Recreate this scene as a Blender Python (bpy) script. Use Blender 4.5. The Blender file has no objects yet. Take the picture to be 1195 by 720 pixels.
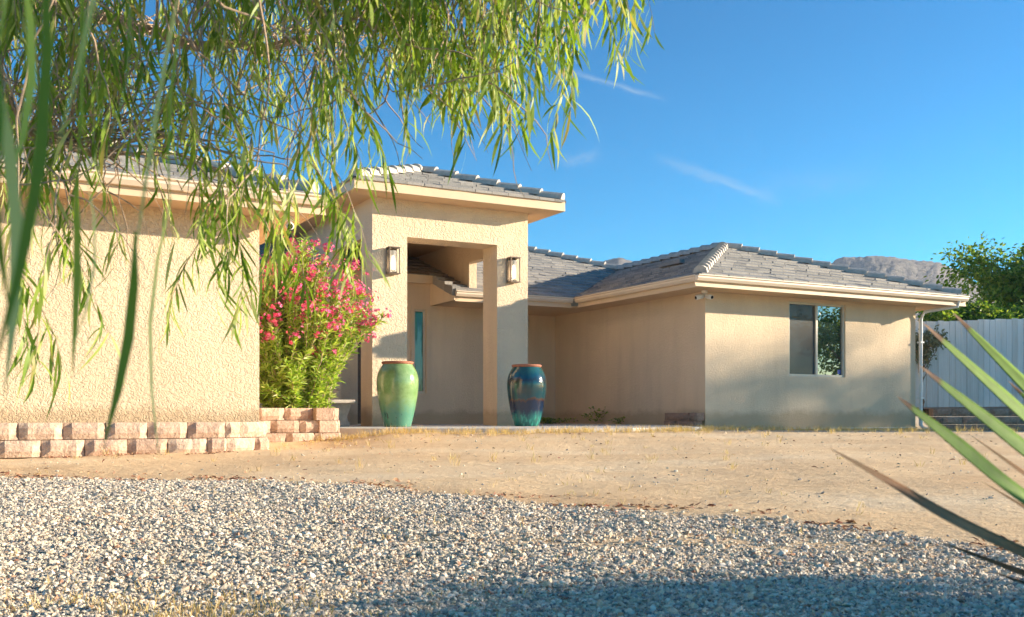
import bpy, math, random
import numpy as np
from mathutils import Vector, Matrix, noise

random.seed(7)
rng = np.random.default_rng(7)
SC = bpy.context.scene
COL = SC.collection
TH = math.radians(28.3)
CT, ST = math.cos(TH), math.sin(TH)
HO = (7.0, 16.0)            # house base in its own a / b frame
EYE = 0.185                 # camera height over the patio slab (z = 0)
HOUSE = None
HAZE = .0003

def W(a, b, z=0.0):         # house frame -> world
    return Vector((a*CT - b*ST, a*ST + b*CT, z))

# ------------------------------------------------------------------ materials
def nodes(name):
    m = bpy.data.materials.new(name); m.use_nodes = True
    nt = m.node_tree
    return m, nt, nt.nodes['Principled BSDF'], nt.nodes['Material Output']

def N(nt, typ, **kw):
    n = nt.nodes.new(typ)
    for k, v in kw.items():
        if k.startswith('i_'):
            n.inputs[k[2:].replace('_', ' ')].default_value = v
        else:
            setattr(n, k, v)
    return n

def ramp(nt, fac, stops, interp='LINEAR'):
    r = nt.nodes.new('ShaderNodeValToRGB'); r.color_ramp.interpolation = interp
    e = r.color_ramp.elements
    while len(e) > 1: e.remove(e[-1])
    e[0].position = stops[0][0]; e[0].color = (*stops[0][1], 1)
    for p, c in stops[1:]:
        x = e.new(p); x.color = (*c, 1)
    nt.links.new(fac, r.inputs[0])
    return r.outputs[0]

def mixc(nt, fac, a, b, mode='MIX'):
    m = nt.nodes.new('ShaderNodeMix'); m.data_type = 'RGBA'; m.blend_type = mode
    for sock, v in ((m.inputs[0], fac), (m.inputs[6], a), (m.inputs[7], b)):
        if isinstance(v, bpy.types.NodeSocket): nt.links.new(v, sock)
        elif isinstance(v, (tuple, list)): sock.default_value = (*v, 1)
        else: sock.default_value = v
    return m.outputs[2]

def fval(nt, op, a, b=None):
    m = nt.nodes.new('ShaderNodeMath'); m.operation = op
    for i, v in enumerate((a, b)):
        if v is None: continue
        if isinstance(v, bpy.types.NodeSocket): nt.links.new(v, m.inputs[i])
        else: m.inputs[i].default_value = v
    return m.outputs[0]

def noise_tex(nt, co, scale, detail=4, rough=.55, dist=0.0):
    n = N(nt, 'ShaderNodeTexNoise'); n.inputs['Scale'].default_value = scale
    n.inputs['Detail'].default_value = detail; n.inputs['Roughness'].default_value = rough
    n.inputs['Distortion'].default_value = dist
    nt.links.new(co, n.inputs['Vector']); return n.outputs['Fac']

def bump(nt, h, strength, dist, prev=None):
    b = N(nt, 'ShaderNodeBump'); b.inputs['Strength'].default_value = strength
    b.inputs['Distance'].default_value = dist
    nt.links.new(h, b.inputs['Height'])
    if prev is not None: nt.links.new(prev, b.inputs['Normal'])
    return b.outputs[0]

def mapped(nt, co, sc=(1, 1, 1)):
    m = N(nt, 'ShaderNodeMapping'); m.inputs['Scale'].default_value = sc
    nt.links.new(co, m.inputs['Vector']); return m.outputs[0]

def coords(nt):
    return N(nt, 'ShaderNodeTexCoord').outputs['Object']

def simple(name, col, rough=.6, metal=0.0, var=.12, vscale=6, bs=0.0, bscale=60, bd=.003, spec=.5, coat=0.0):
    m, nt, p, o = nodes(name); co = coords(nt)
    f = noise_tex(nt, co, vscale, 5)
    lo = tuple(c*(1-var) for c in col); hi = tuple(min(1, c*(1+var)) for c in col)
    nt.links.new(ramp(nt, f, [(.3, lo), (.7, hi)]), p.inputs['Base Color'])
    p.inputs['Roughness'].default_value = rough; p.inputs['Metallic'].default_value = metal
    p.inputs['Specular IOR Level'].default_value = spec
    p.inputs['Coat Weight'].default_value = coat
    if bs: nt.links.new(bump(nt, noise_tex(nt, co, bscale, 4), bs, bd), p.inputs['Normal'])
    return m

def stucco(name, scale, strength, col=(.77, .61, .43)):
    m, nt, p, o = nodes(name); co = coords(nt)
    big = noise_tex(nt, co, .7, 5, .6)
    streak = noise_tex(nt, mapped(nt, co, (3.0, 3.0, .35)), 1.0, 5, .6)
    c = ramp(nt, big, [(.3, tuple(x*.90 for x in col)), (.7, tuple(x*1.05 for x in col))])
    c2 = mixc(nt, ramp(nt, streak, [(.47, (0, 0, 0)), (.70, (.5, .5, .5))]), c, tuple(x*.80 for x in col))
    # splash dirt near the footing has its own ragged shape
    sep = N(nt, 'ShaderNodeSeparateXYZ'); nt.links.new(co, sep.inputs[0])
    base = fval(nt, 'ADD', sep.outputs[2], fval(nt, 'MULTIPLY', noise_tex(nt, co, 2.5, 6, .7), -.35))
    c3 = mixc(nt, ramp(nt, base, [(0.0, (.55, .55, .55)), (.12, (0, 0, 0))]), c2, (.40, .27, .15))
    spk = noise_tex(nt, co, scale*5, 2, .6)
    c4 = mixc(nt, .25, c3, ramp(nt, spk, [(.3, (.3, .3, .3)), (.7, (.7, .7, .7))]), 'OVERLAY')
    nt.links.new(c4, p.inputs['Base Color'])
    p.inputs['Roughness'].default_value = .92; p.inputs['Specular IOR Level'].default_value = .15
    n1 = noise_tex(nt, co, scale, 3, .5, 1.3)
    plate = ramp(nt, n1, [(.40, (0, 0, 0)), (.50, (.8, .8, .8)), (.62, (1, 1, 1))])
    n2 = noise_tex(nt, co, scale*6, 3, .6)
    b1 = bump(nt, plate, strength, .010)
    nt.links.new(bump(nt, n2, strength*.6, .003, b1), p.inputs['Normal'])
    return m

def foliage_mat(name, stops, trans=.45, rough=.45):
    m, nt, p, o = nodes(name)
    g = N(nt, 'ShaderNodeNewGeometry')
    c = ramp(nt, g.outputs['Random Per Island'], stops)
    nt.links.new(c, p.inputs['Base Color'])
    p.inputs['Roughness'].default_value = rough; p.inputs['Specular IOR Level'].default_value = .4
    t = N(nt, 'ShaderNodeBsdfTranslucent')
    nt.links.new(mixc(nt, 1.0, c, (1.0, 1.05, .45), 'MULTIPLY'), t.inputs[0])
    mx = N(nt, 'ShaderNodeMixShader'); mx.inputs[0].default_value = trans
    nt.links.new(p.outputs[0], mx.inputs[1]); nt.links.new(t.outputs[0], mx.inputs[2])
    nt.links.new(mx.outputs[0], o.inputs['Surface'])
    return m

M = {}
M['stucco_near'] = stucco('stucco_knockdown_near', 30, .8, (.74, .585, .40))
M['stucco'] = stucco('stucco_fine', 34, .55)
M['stucco_tower'] = stucco('stucco_tower', 22, .75)
M['trim'] = simple('painted_trim', (.66, .49, .32), .55, var=.06, vscale=3, bs=.15, bscale=25)
M['gutter'] = simple('gutter_enamel', (.72, .59, .45), .35, var=.05, vscale=2)
M['soffit'] = simple('soffit_paint', (.66, .46, .28), .8, var=.06, vscale=2, bs=.2, bscale=40)
M['white'] = simple('white_paint', (.74, .73, .70), .5, var=.05)
M['bark'] = simple('bark', (.30, .21, .14), .9, var=.35, vscale=18, bs=.8, bscale=35, bd=.01)
M['twig'] = simple('twig', (.42, .30, .21), .8, var=.3, vscale=25)
M['concrete'] = simple('concrete', (.55, .53, .50), .85, var=.14, vscale=2.5, bs=.25, bscale=90)
M['bench'] = simple('cast_stone', (.46, .42, .37), .9, var=.2, vscale=14, bs=.5, bscale=60)
M['bronze'] = simple('lamp_metal', (.16, .12, .09), .45, metal=.7, var=.2)
M['alu'] = simple('window_frame_paint', (.62, .55, .44), .4, var=.05)
M['greyboard'] = None
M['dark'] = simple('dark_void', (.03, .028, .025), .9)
M['lens'] = simple('lens_black', (.01, .01, .012), .1)
M['terracotta'] = simple('raw_clay', (.36, .13, .07), .7, var=.25, vscale=30)
M['screen'] = simple('insect_screen', (.10, .10, .095), .75, var=.1)

def tile_mat():
    m, nt, p, o = nodes('concrete_roof_tile'); co = coords(nt)
    g = N(nt, 'ShaderNodeNewGeometry')
    c = ramp(nt, g.outputs['Random Per Island'], [(0, (.19, .185, .18)), (.4, (.26, .25, .235)), (.8, (.32, .30, .275)), (1, (.22, .22, .215))])
    f = noise_tex(nt, co, 40, 4, .7)
    c = mixc(nt, .55, c, ramp(nt, f, [(.3, (.25, .25, .25)), (.7, (.75, .74, .72))]), 'OVERLAY')
    nt.links.new(c, p.inputs['Base Color']); p.inputs['Roughness'].default_value = .85
    nt.links.new(bump(nt, noise_tex(nt, mapped(nt, co, (1, 1, 1)), 55, 4, .7), .6, .006), p.inputs['Normal'])
    return m
M['tile'] = tile_mat()
M['cap'] = simple('ridge_tile', (.46, .42, .37), .85, var=.18, vscale=12, bs=.4, bscale=60)

def block_mat(name, c0, c1):
    m, nt, p, o = nodes(name); co = coords(nt)
    g = N(nt, 'ShaderNodeNewGeometry')
    a = ramp(nt, g.outputs['Random Per Island'], [(0, c0), (.5, tuple((p_+q_)*.5 for p_, q_ in zip(c0, c1))), (.55, tuple(q_*.82 for q_ in c0)), (1, c1)])
    f = noise_tex(nt, co, 22, 6, .7)
    a = mixc(nt, ramp(nt, noise_tex(nt, co, 2.2, 6, .7), [(.5, (0, 0, 0)), (.68, (.6, .6, .6))]), a, tuple(q_*.62 for q_ in c0))
    c = mixc(nt, .6, a, ramp(nt, f, [(.3, (.28, .26, .25)), (.7, (.72, .72, .72))]), 'OVERLAY')
    nt.links.new(c, p.inputs['Base Color']); p.inputs['Roughness'].default_value = .95
    p.inputs['Specular IOR Level'].default_value = .1
    b1 = bump(nt, noise_tex(nt, co, 28, 5, .65), .9, .02)
    nt.links.new(bump(nt, noise_tex(nt, co, 120, 3), .4, .004, b1), p.inputs['Normal'])
    return m
M['block'] = block_mat('split_face_block', (.56, .39, .29), (.66, .50, .38))
M['block_red'] = block_mat('terrace_block', (.36, .25, .19), (.48, .36, .28))

def glass_mat():
    m, nt, p, o = nodes('window_glass')
    p.inputs['Base Color'].default_value = (.018, .035, .032, 1)
    p.inputs['Roughness'].default_value = .015
    p.inputs['Specular IOR Level'].default_value = 1.0
    p.inputs['IOR'].default_value = 2.0
    co = coords(nt)
    nt.links.new(bump(nt, noise_tex(nt, co, 2.2, 1), .05, .02), p.inputs['Normal'])
    return m
M['glass'] = glass_mat()

# ------------------------------------------------------------------ mesh kit
class MB:
    def __init__(s): s.v = []; s.f = []
    def poly(s, pts):
        n = len(s.v); s.v += [tuple(p) for p in pts]; s.f.append(tuple(range(n, n+len(pts)))); return s
    def box(s, x0, x1, y0, y1, z0, z1):
        n = len(s.v)
        s.v += [(x, y, z) for z in (z0, z1) for y in (y0, y1) for x in (x0, x1)]
        for q in ((0, 2, 3, 1), (4, 5, 7, 6), (0, 1, 5, 4), (1, 3, 7, 5), (3, 2, 6, 7), (2, 0, 4, 6)):
            s.f.append(tuple(n+i for i in q))
        return s
    def hexa(s, p):       # 8 pts, order as in box
        n = len(s.v); s.v += [tuple(q) for q in p]
        for q in ((0, 2, 3, 1), (4, 5, 7, 6), (0, 1, 5, 4), (1, 3, 7, 5), (3, 2, 6, 7), (2, 0, 4, 6)):
            s.f.append(tuple(n+i for i in q))
        return s
    def prism(s, prof, p0, p1, ax, up):     # profile (u,w) swept from p0 to p1
        p0, p1, ax, up = map(Vector, (p0, p1, ax, up)); k = len(prof); n = len(s.v)
        for p in (p0, p1):
            for (u, w) in prof: s.v.append(tuple(p + ax*u + up*w))
        for i in range(k):
            j = (i+1) % k; s.f.append((n+i, n+j, n+k+j, n+k+i))
        s.f.append(tuple(n+i for i in reversed(range(k)))); s.f.append(tuple(n+k+i for i in range(k)))
        return s
    def tube(s, pts, rad, seg=6):
        pts = [Vector(p) for p in pts]
        if not isinstance(rad, (list, tuple)): rad = [rad]*len(pts)
        n = len(s.v); up = Vector((0, 0, 1))
        for i, p in enumerate(pts):
            d = (pts[min(i+1, len(pts)-1)] - pts[max(i-1, 0)]).normalized()
            x = d.cross(up)
            if x.length < .1: x = d.cross(Vector((1, 0, 0)))
            x.normalize(); y = d.cross(x)
            for k in range(seg):
                t = 2*math.pi*k/seg
                s.v.append(tuple(p + (x*math.cos(t) + y*math.sin(t))*rad[i]))
        for i in range(len(pts)-1):
            for k in range(seg):
                j = (k+1) % seg
                s.f.append((n+i*seg+k, n+i*seg+j, n+(i+1)*seg+j, n+(i+1)*seg+k))
        s.f.append(tuple(n+k for k in reversed(range(seg))))
        s.f.append(tuple(n+(len(pts)-1)*seg+k for k in range(seg)))
        return s
    def lathe(s, prof, seg=48, c=(0, 0)):
        n = len(s.v)
        for (r, z) in prof:
            for k in range(seg):
                t = 2*math.pi*k/seg; s.v.append((c[0]+r*math.cos(t), c[1]+r*math.sin(t), z))
        for i in range(len(prof)-1):
            for k in range(seg):
                j = (k+1) % seg
                s.f.append((n+i*seg+k, n+i*seg+j, n+(i+1)*seg+j, n+(i+1)*seg+k))
        return s
    def build(s, name, mat, parent=None, smooth=False, shift=None, bevel=0.0):
        me = bpy.data.meshes.new(name)
        v = s.v
        if shift: v = [(x-shift[0], y-shift[1], z-(shift[2] if len(shift) > 2 else 0)) for x, y, z in v]
        me.from_pydata(v, [], s.f); me.update()
        if smooth: me.polygons.foreach_set('use_smooth', [True]*len(me.polygons))
        me.materials.append(mat)
        o = bpy.data.objects.new(name, me); COL.objects.link(o)
        if parent is not None: o.parent = parent
        if bevel:
            b = o.modifiers.new('bevel', 'BEVEL'); b.width = bevel; b.segments = 2; b.limit_method = 'ANGLE'
        return o

def npmesh(name, V, F, mat, parent=None, smooth=False):
    """V (n,3), F (m,k) all faces with k corners"""
    me = bpy.data.meshes.new(name); k = F.shape[1]
    me.vertices.add(len(V)); me.vertices.foreach_set('co', np.ascontiguousarray(V, dtype=np.float32).ravel())
    me.loops.add(F.size); me.loops.foreach_set('vertex_index', np.ascontiguousarray(F, dtype=np.int32).ravel())
    me.polygons.add(len(F)); me.polygons.foreach_set('loop_start', np.arange(0, F.size, k, dtype=np.int32))
    me.polygons.foreach_set('loop_total', np.full(len(F), k, dtype=np.int32))
    me.polygons.foreach_set('use_smooth', np.full(len(F), smooth, dtype=bool))
    me.update(calc_edges=True); me.materials.append(mat)
    o = bpy.data.objects.new(name, me); COL.objects.link(o)
    if parent is not None: o.parent = parent
    return o

def tag(o, label=None, cat=None, group=None, kind=None):
    if label: o['label'] = label
    if cat: o['category'] = cat
    if group: o['group'] = group
    if kind: o['kind'] = kind
    return o

def empty(name, loc, rz=0.0):
    o = bpy.data.objects.new(name, None); COL.objects.link(o)
    o.location = loc; o.rotation_euler = (0, 0, rz); o.empty_display_size = .2
    return o

def unit(v):
    return v/np.maximum(np.linalg.norm(v, axis=1, keepdims=True), 1e-9)

def leaf_strips(P, D, L, Wd, droop=.3, twist=None, widths=(.25, 1.0, .8, .06)):
    """ribbon leaves, one island each: base P, direction D, length L, width Wd"""
    n = len(P); D = unit(D)
    R = rng.normal(size=(n, 3)) if twist is None else twist
    S = unit(np.cross(D, R)); Nn = np.cross(S, D)
    k = len(widths); V = np.zeros((n, k, 2, 3))
    for i, w in enumerate(widths):
        t = i/(k-1)
        c = P + D*(L*t)[:, None] + Nn*((L*.10*math.sin(math.pi*t)))[:, None]
        c[:, 2] -= droop*L*t*t
        V[:, i, 0] = c - S*(Wd*w*.5)[:, None]; V[:, i, 1] = c + S*(Wd*w*.5)[:, None]
    base = (np.arange(n)*k*2)[:, None]
    fs = [base + np.array([[2*i, 2*i+1, 2*i+3, 2*i+2]]) for i in range(k-1)]
    return V.reshape(-1, 3), np.stack(fs, 1).reshape(-1, 4)

# ------------------------------------------------------------------ ground
GY = [-60, -5, 2, 3, 4.5, 7, 10, 12, 13, 14, 16, 20, 30, 3000]
GZ = [-.6, -.55, -.50, -.475, -.41, -.29, -.20, -.12, -.06, -.05, -.05, -.13, -.3, -.3]
def gbase(y): return float(np.interp(y, GY, GZ))
def ground(x, y):
    z = gbase(y)
    if -15 < x < 20 and -3 < y < 25:
        k = .3 if y > 13.2 else 1.0
        z += k*((.030*noise.noise(Vector((x*.55, y*.55, 1)))) + .014*noise.noise(Vector((x*2.1, y*2.1, 5))) + .010*noise.noise(Vector((x*6, y*6, 9))))
        if y > 10.5: z -= .10*max(0, min(1, (-1.5-x)/.8))*min(1, (y-10.5)/1.5)
        if y > 14 and x > 3: z -= .02*min(1, (x-3)/4)
    return z
BX = [-9, -6, -3.74, -2.46, -1.15, 0, .95, 1.74, 2.05, 2.35, 4, 8]
BY = [7.9, 7.7, 7.4, 7.3, 6.85, 6.1, 5.55, 5.1, 4.75, 4.3, 3.2, 2.0]
def border(x): return float(np.interp(x, BX, BY)) + .10*noise.noise(Vector((x*1.7, 3, 0))) + .05*noise.noise(Vector((x*6, 8, 0)))
def gravel_density(x, y):
    e = (border(x) - y)/.16
    d = max(0.0, min(1.0, e*.5+.35))
    for (cx, cy, rx, ry, k) in ((1.0, 4.62, .75, .16, .85), (.45, 5.35, .5, .14, .55), (1.9, 4.25, .4, .12, .5), (-1.5, 5.2, .5, .1, .35), (.2, 4.7, .5, .09, .45)):
        q = ((x-cx)/rx)**2 + ((y-cy)/ry)**2
        q *= 1 + 1.3*noise.noise(Vector((x*4, y*6, 2)))
        if q < 2.4: d *= 1 - k*max(0, min(1, (2.4-q)*.7))*(.72+.9*noise.noise(Vector((x*9, y*14, 6))))
    return d

def sand_mat():
    m, nt, p, o = nodes('sand_and_grit'); co = coords(nt)
    big = noise_tex(nt, mapped(nt, co, (.35, .9, 1)), 1.0, 6, .62)
    mid = noise_tex(nt, mapped(nt, co, (1, 2.2, 1)), 3.0, 6, .7)
    fine = noise_tex(nt, co, 70, 4, .7)
    c = ramp(nt, big, [(.32, (.72, .50, .29)), (.5, (.82, .60, .36)), (.7, (.87, .69, .46))])
    c = mixc(nt, ramp(nt, mid, [(.55, (0, 0, 0)), (.75, (.5, .5, .5))]), c, (.66, .45, .25))
    c = mixc(nt, .5, c, ramp(nt, fine, [(.3, (.3, .3, .3)), (.7, (.7, .7, .7))]), 'OVERLAY')
    # dark debris flecks
    fl = noise_tex(nt, mapped(nt, co, (6, 14, 6)), 2.5, 3, .8)
    c = mixc(nt, ramp(nt, fl, [(.70, (0, 0, 0)), (.76, (.7, .7, .7))]), c, (.16, .10, .065))
    at = N(nt, 'ShaderNodeAttribute'); at.attribute_name = 'grit'
    c = mixc(nt, at.outputs['Fac'], c, ramp(nt, fine, [(.35, (.42, .34, .25)), (.65, (.66, .55, .41))]))
    nt.links.new(c, p.inputs['Base Color'])
    p.inputs['Roughness'].default_value = .95; p.inputs['Specular IOR Level'].default_value = .1
    b1 = bump(nt, noise_tex(nt, mapped(nt, co, (1, 1.6, 1)), 7, 7, .7), .85, .07)
    nt.links.new(bump(nt, fine, .6, .006, b1), p.inputs['Normal'])
    return m

def axis(lo, hi, segs):
    out = [lo]
    for (a, b, st) in segs: out += list(np.arange(a, b, st))
    return sorted(set(out + [hi]))
xs = axis(-1500, 1500, [(-900, -60, 120), (-60, -14, 6), (-14, -6, .8), (-6, 8, .14), (8, 20, .7), (20, 60, 6), (60, 900, 120)])
ys = axis(-300, 3000, [(-200, -10, 40), (-10, 1.5, .9), (1.5, 9, .11), (9, 16, .22), (16, 30, .8), (30, 60, 6), (60, 1000, 110)])
gv = [(x, y, ground(x, y)) for y in ys for x in xs]
nx = len(xs)
gf = [(j*nx+i, j*nx+i+1, (j+1)*nx+i+1, (j+1)*nx+i) for j in range(len(ys)-1) for i in range(nx-1)]
me = bpy.data.meshes.new('ground'); me.from_pydata(gv, [], gf); me.update()
me.polygons.foreach_set('use_smooth', [True]*len(gf))
at = me.attributes.new('grit', 'FLOAT', 'POINT')
at.data.foreach_set('value', [gravel_density(x, y)*.9 if (-8 < x < 8 and -3 < y < 9) else 0.0 for (x, y, z) in gv])
me.materials.append(sand_mat())
g = bpy.data.objects.new('ground', me); COL.objects.link(g); tag(g, kind='structure')

# gravel: angular crushed stones
def ico():
    t = (1+5**.5)/2
    v = np.array([(-1, t, 0), (1, t, 0), (-1, -t, 0), (1, -t, 0), (0, -1, t), (0, 1, t), (0, -1, -t), (0, 1, -t), (t, 0, -1), (t, 0, 1), (-t, 0, -1), (-t, 0, 1)], float)
    v /= np.linalg.norm(v[0])
    f = np.array([(0, 11, 5), (0, 5, 1), (0, 1, 7), (0, 7, 10), (0, 10, 11), (1, 5, 9), (5, 11, 4), (11, 10, 2), (10, 7, 6), (7, 1, 8), (3, 9, 4), (3, 4, 2), (3, 2, 6), (3, 6, 8), (3, 8, 9), (4, 9, 5), (2, 4, 11), (6, 2, 10), (8, 6, 7), (9, 8, 1)])
    return v, f
def stones(name, pts, size, mat, squash=.6):
    v0, f0 = ico(); n = len(pts)
    V = v0[None]*(1 + rng.uniform(-.28, .28, (n, 12, 1)))
    V = V*np.stack([rng.uniform(.75, 1.35, n), rng.uniform(.6, 1.1, n), rng.uniform(.34, .58, n)], 1)[:, None]
    # random orientation
    q = rng.normal(size=(n, 4)); q /= np.linalg.norm(q, axis=1, keepdims=True)
    tilt = .30; q[:, 1] *= tilt; q[:, 2] *= tilt; q /= np.linalg.norm(q, axis=1, keepdims=True)
    w, x, y, z = q.T
    R = np.stack([1-2*(y*y+z*z), 2*(x*y-w*z), 2*(x*z+w*y), 2*(x*y+w*z), 1-2*(x*x+z*z), 2*(y*z-w*x), 2*(x*z-w*y), 2*(y*z+w*x), 1-2*(x*x+y*y)], 1).reshape(n, 3, 3)
    V = np.einsum('nij,nkj->nki', R, V)*size[:, None, None] + pts[:, None]
    F = (f0[None] + (np.arange(n)*12)[:, None, None]).reshape(-1, 3)
    return npmesh(name, V.reshape(-1, 3), F, mat)
def stone_mat():
    m, nt, p, o = nodes('crushed_stone'); co = coords(nt)
    g = N(nt, 'ShaderNodeNewGeometry')
    c = ramp(nt, g.outputs['Random Per Island'], [(0, (.20, .19, .18)), (.10, (.34, .31, .28)), (.3, (.54, .45, .33)), (.45, (.70, .58, .41)), (.6, (.58, .50, .41)), (.75, (.72, .62, .47)), (.9, (.80, .73, .61)), (.955, (.50, .33, .20)), (1, (.30, .14, .09))])
    c = mixc(nt, .4, c, ramp(nt, noise_tex(nt, co, 160, 3), [(.3, (.25, .25, .25)), (.7, (.75, .75, .75))]), 'OVERLAY')
    nt.links.new(c, p.inputs['Base Color']); p.inputs['Roughness'].default_value = .75
    nt.links.new(bump(nt, noise_tex(nt, co, 220, 3), .4, .002), p.inputs['Normal'])
    return m
M['stone'] = stone_mat()
# fast sampling of height / density through grids
def grid_sample(fn, x0, x1, y0, y1, st):
    gx = np.arange(x0, x1+st, st); gy = np.arange(y0, y1+st, st)
    G = np.array([[fn(x, y) for x in gx] for y in gy])
    def s(x, y):
        u = np.clip((x-x0)/st, 0, len(gx)-1.001); v = np.clip((y-y0)/st, 0, len(gy)-1.001)
        i = u.astype(int); j = v.astype(int); fu = u-i; fv = v-j
        return G[j, i]*(1-fu)*(1-fv)+G[j, i+1]*fu*(1-fv)+G[j+1, i]*(1-fu)*fv+G[j+1, i+1]*fu*fv
    return s
hs = grid_sample(ground, -7, 12, 0, 16, .1)
ds = grid_sample(gravel_density, -6, 6, 1.5, 8.5, .06)
n = 560000
px = rng.uniform(-5.2, 4.6, n); py = rng.uniform(2.2, 8.2, n)
keep = (np.abs(px) < .53*py + .75) & (rng.uniform(0, 1, n) < ds(px, py)*1.0)
px, py = px[keep], py[keep]
sz = rng.lognormal(math.log(.0071), .42, len(px)); sz = np.clip(sz, .0035, .021)
pz = hs(px, py) + rng.uniform(-.005, .004, len(px))
GRAVEL_N = len(px)
tag(stones('gravel', np.stack([px, py, pz], 1), sz, M['stone']), kind='stuff')
# grit and stray stones on the sand
n = 5200
px = rng.uniform(-7, 9, n); py = rng.uniform(4.5, 15, n)**1.0
keep = rng.uniform(0, 1, n) < np.where(py < 8.5, .9, .45)
px, py = px[keep], py[keep]
sz = np.clip(rng.lognormal(math.log(.0055), .5, len(px)), .002, .022)
tag(stones('pebbles', np.stack([px, py, hs(px, py)+.002], 1), sz, M['stone']), kind='stuff')

# ------------------------------------------------------------------ house
HOUSE = empty('house', W(HO[0], HO[1], 0), TH)
tag(HOUSE, 'single storey beige stucco house with grey tiled hip roofs and square entry tower', 'house')
def hp(mb, name, mat, parent=None, shift=None, **kw):
    """link a part of the house; geometry is written in house a / b / z"""
    if parent is None: return mb.build(name, mat, HOUSE, shift=(HO[0], HO[1], 0), **kw)
    return mb.build(name, mat, parent, shift=(HO[0], HO[1], 0), **kw)

def wall_open(mb, axis, c, t, s0, s1, z0, z1, opens=()):
    """a wall in the plane axis=c running s0..s1, thickness t inwards (+), with rectangular openings (sa,sb,za,zb)"""
    S = sorted({s0, s1, *[o[0] for o in opens], *[o[1] for o in opens]})
    Z = sorted({z0, z1, *[o[2] for o in opens], *[o[3] for o in opens]})
    S = [s for s in S if s0 <= s <= s1]; Z = [z for z in Z if z0 <= z <= z1]
    P = (lambda s, d, z: (s, c+d, z)) if axis == 'b' else (lambda s, d, z: (c+d, s, z))
    for i in range(len(S)-1):
        for j in range(len(Z)-1):
            sm, zm = (S[i]+S[i+1])/2, (Z[j]+Z[j+1])/2
            if any(o[0] < sm < o[1] and o[2] < zm < o[3] for o in opens): continue
            for d in (0, t):
                mb.poly([P(S[i], d, Z[j]), P(S[i+1], d, Z[j]), P(S[i+1], d, Z[j+1]), P(S[i], d, Z[j+1])])
    for (a, b2, za, zb) in opens:
        if a > s0: mb.poly([P(a, 0, za), P(a, t, za), P(a, t, zb), P(a, 0, zb)])
        if b2 < s1: mb.poly([P(b2, 0, za), P(b2, t, za), P(b2, t, zb), P(b2, 0, zb)])
        mb.poly([P(a, 0, zb), P(b2, 0, zb), P(b2, t, zb), P(a, t, zb)])
        if za > z0: mb.poly([P(a, 0, za), P(b2, 0, za), P(b2, t, za), P(a, t, za)])
    for s in (s0, s1):
        mb.poly([P(s, 0, z0), P(s, t, z0), P(s, t, z1), P(s, 0, z1)])
    mb.poly([P(s0, 0, z1), P(s1, 0, z1), P(s1, t, z1), P(s0, t, z1)])
    return mb

ZS, ZE = 2.32, 2.50      # soffit, top of gutter
# right wing
mb = MB(); wall_open(mb, 'b', 13.82, .2, 11.24, 16.5, -.30, ZS+.02, [(13.17, 14.59, .89, 2.255)])
hp(mb, 'wall', M['stucco'])
mb = MB(); mb.box(11.24, 11.44, 14.022, 18.9, -.30, ZS+.02); hp(mb, 'wall', M['stucco'])
mb = MB(); mb.box(16.3, 16.5, 14.022, 26, -.40, ZS+.02); hp(mb, 'wall', M['stucco'])
# weep screed along the footing of the right wing
mb = MB(); mb.box(11.25, 16.52, 13.795, 13.817, -.075, -.055); hp(mb, 'weep_screed', M['alu'])
# porch back wall
mb = MB(); mb.box(9.25, 11.238, 18.9, 19.1, -.2, ZS+.02); hp(mb, 'wall', M['stucco'])
mb = MB(); mb.box(9.25, 9.45, 18.402, 18.898, -.2, ZS+.02); hp(mb, 'wall', M['stucco'])
# entry wall with tall sidelight
mb = MB(); wall_open(mb, 'b', 18.2, .2, 2.8, 9.25, -.2, 2.88, [(7.63, 7.89, .60, 2.24), (6.49, 7.40, .0, 2.15)])
hp(mb, 'wall', M['stucco'])
# gable closure under the rake
mb = MB(); mb.prism([(0, 0), (1.1, 0), (1.1, .52), (0, .13)], (7.98, 17.1, ZS), (8.06, 17.1, ZS), (0, 1, 0), (0, 0, 1))
hp(mb, 'gable_wall', M['stucco'])
# door (in the dark of the porch)
mb = MB(); mb.box(6.51, 7.38, 18.28, 18.33, .01, 2.14)
door = hp(mb, 'door', simple('door_wood', (.12, .07, .04), .5, var=.3, vscale=20), bevel=.004)
door['label'] = 'dark wooden front door'
mb = MB(); mb.tube([(7.28, 18.26, .98), (7.28, 18.22, .98), (7.16, 18.22, .98)], .012, 8); hp(mb, 'door_handle', M['alu'], door, smooth=True)

# tower
TA0, TA1, TB = 5.70, 8.55, 15.30
TZ = 3.675
mb = MB(); wall_open(mb, 'b', TB, .53, TA0, TA1, -.1, TZ, [(6.30, 7.95, -.1, 3.08)])
mb.poly([(TA0, TB, TZ), (TA1, TB, TZ), (TA1, TB+.53, TZ), (TA0, TB+.53, TZ)])
hp(mb, 'entry_tower', M['stucco_tower'])
mb = MB(); wall_open(mb, 'a', TA0, .16, TB+.532, 20.6, -.1, TZ, [(TB+.532, 17.30, -.1, 3.08)]); hp(mb, 'wall', M['stucco_tower'])
mb = MB(); mb.box(TA1-.16, TA1, TB+.532, 17.30, 3.08, TZ)
mb.hexa([(TA1-.16, 17.30, 2.48), (TA1, 17.30, 2.48), (TA1-.16, 20.6, 3.66), (TA1, 20.6, 3.66),
         (TA1-.16, 17.30, TZ), (TA1, 17.30, TZ), (TA1-.16, 20.6, TZ), (TA1, 20.6, TZ)])
hp(mb, 'wall', M['stucco_tower'])
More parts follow.
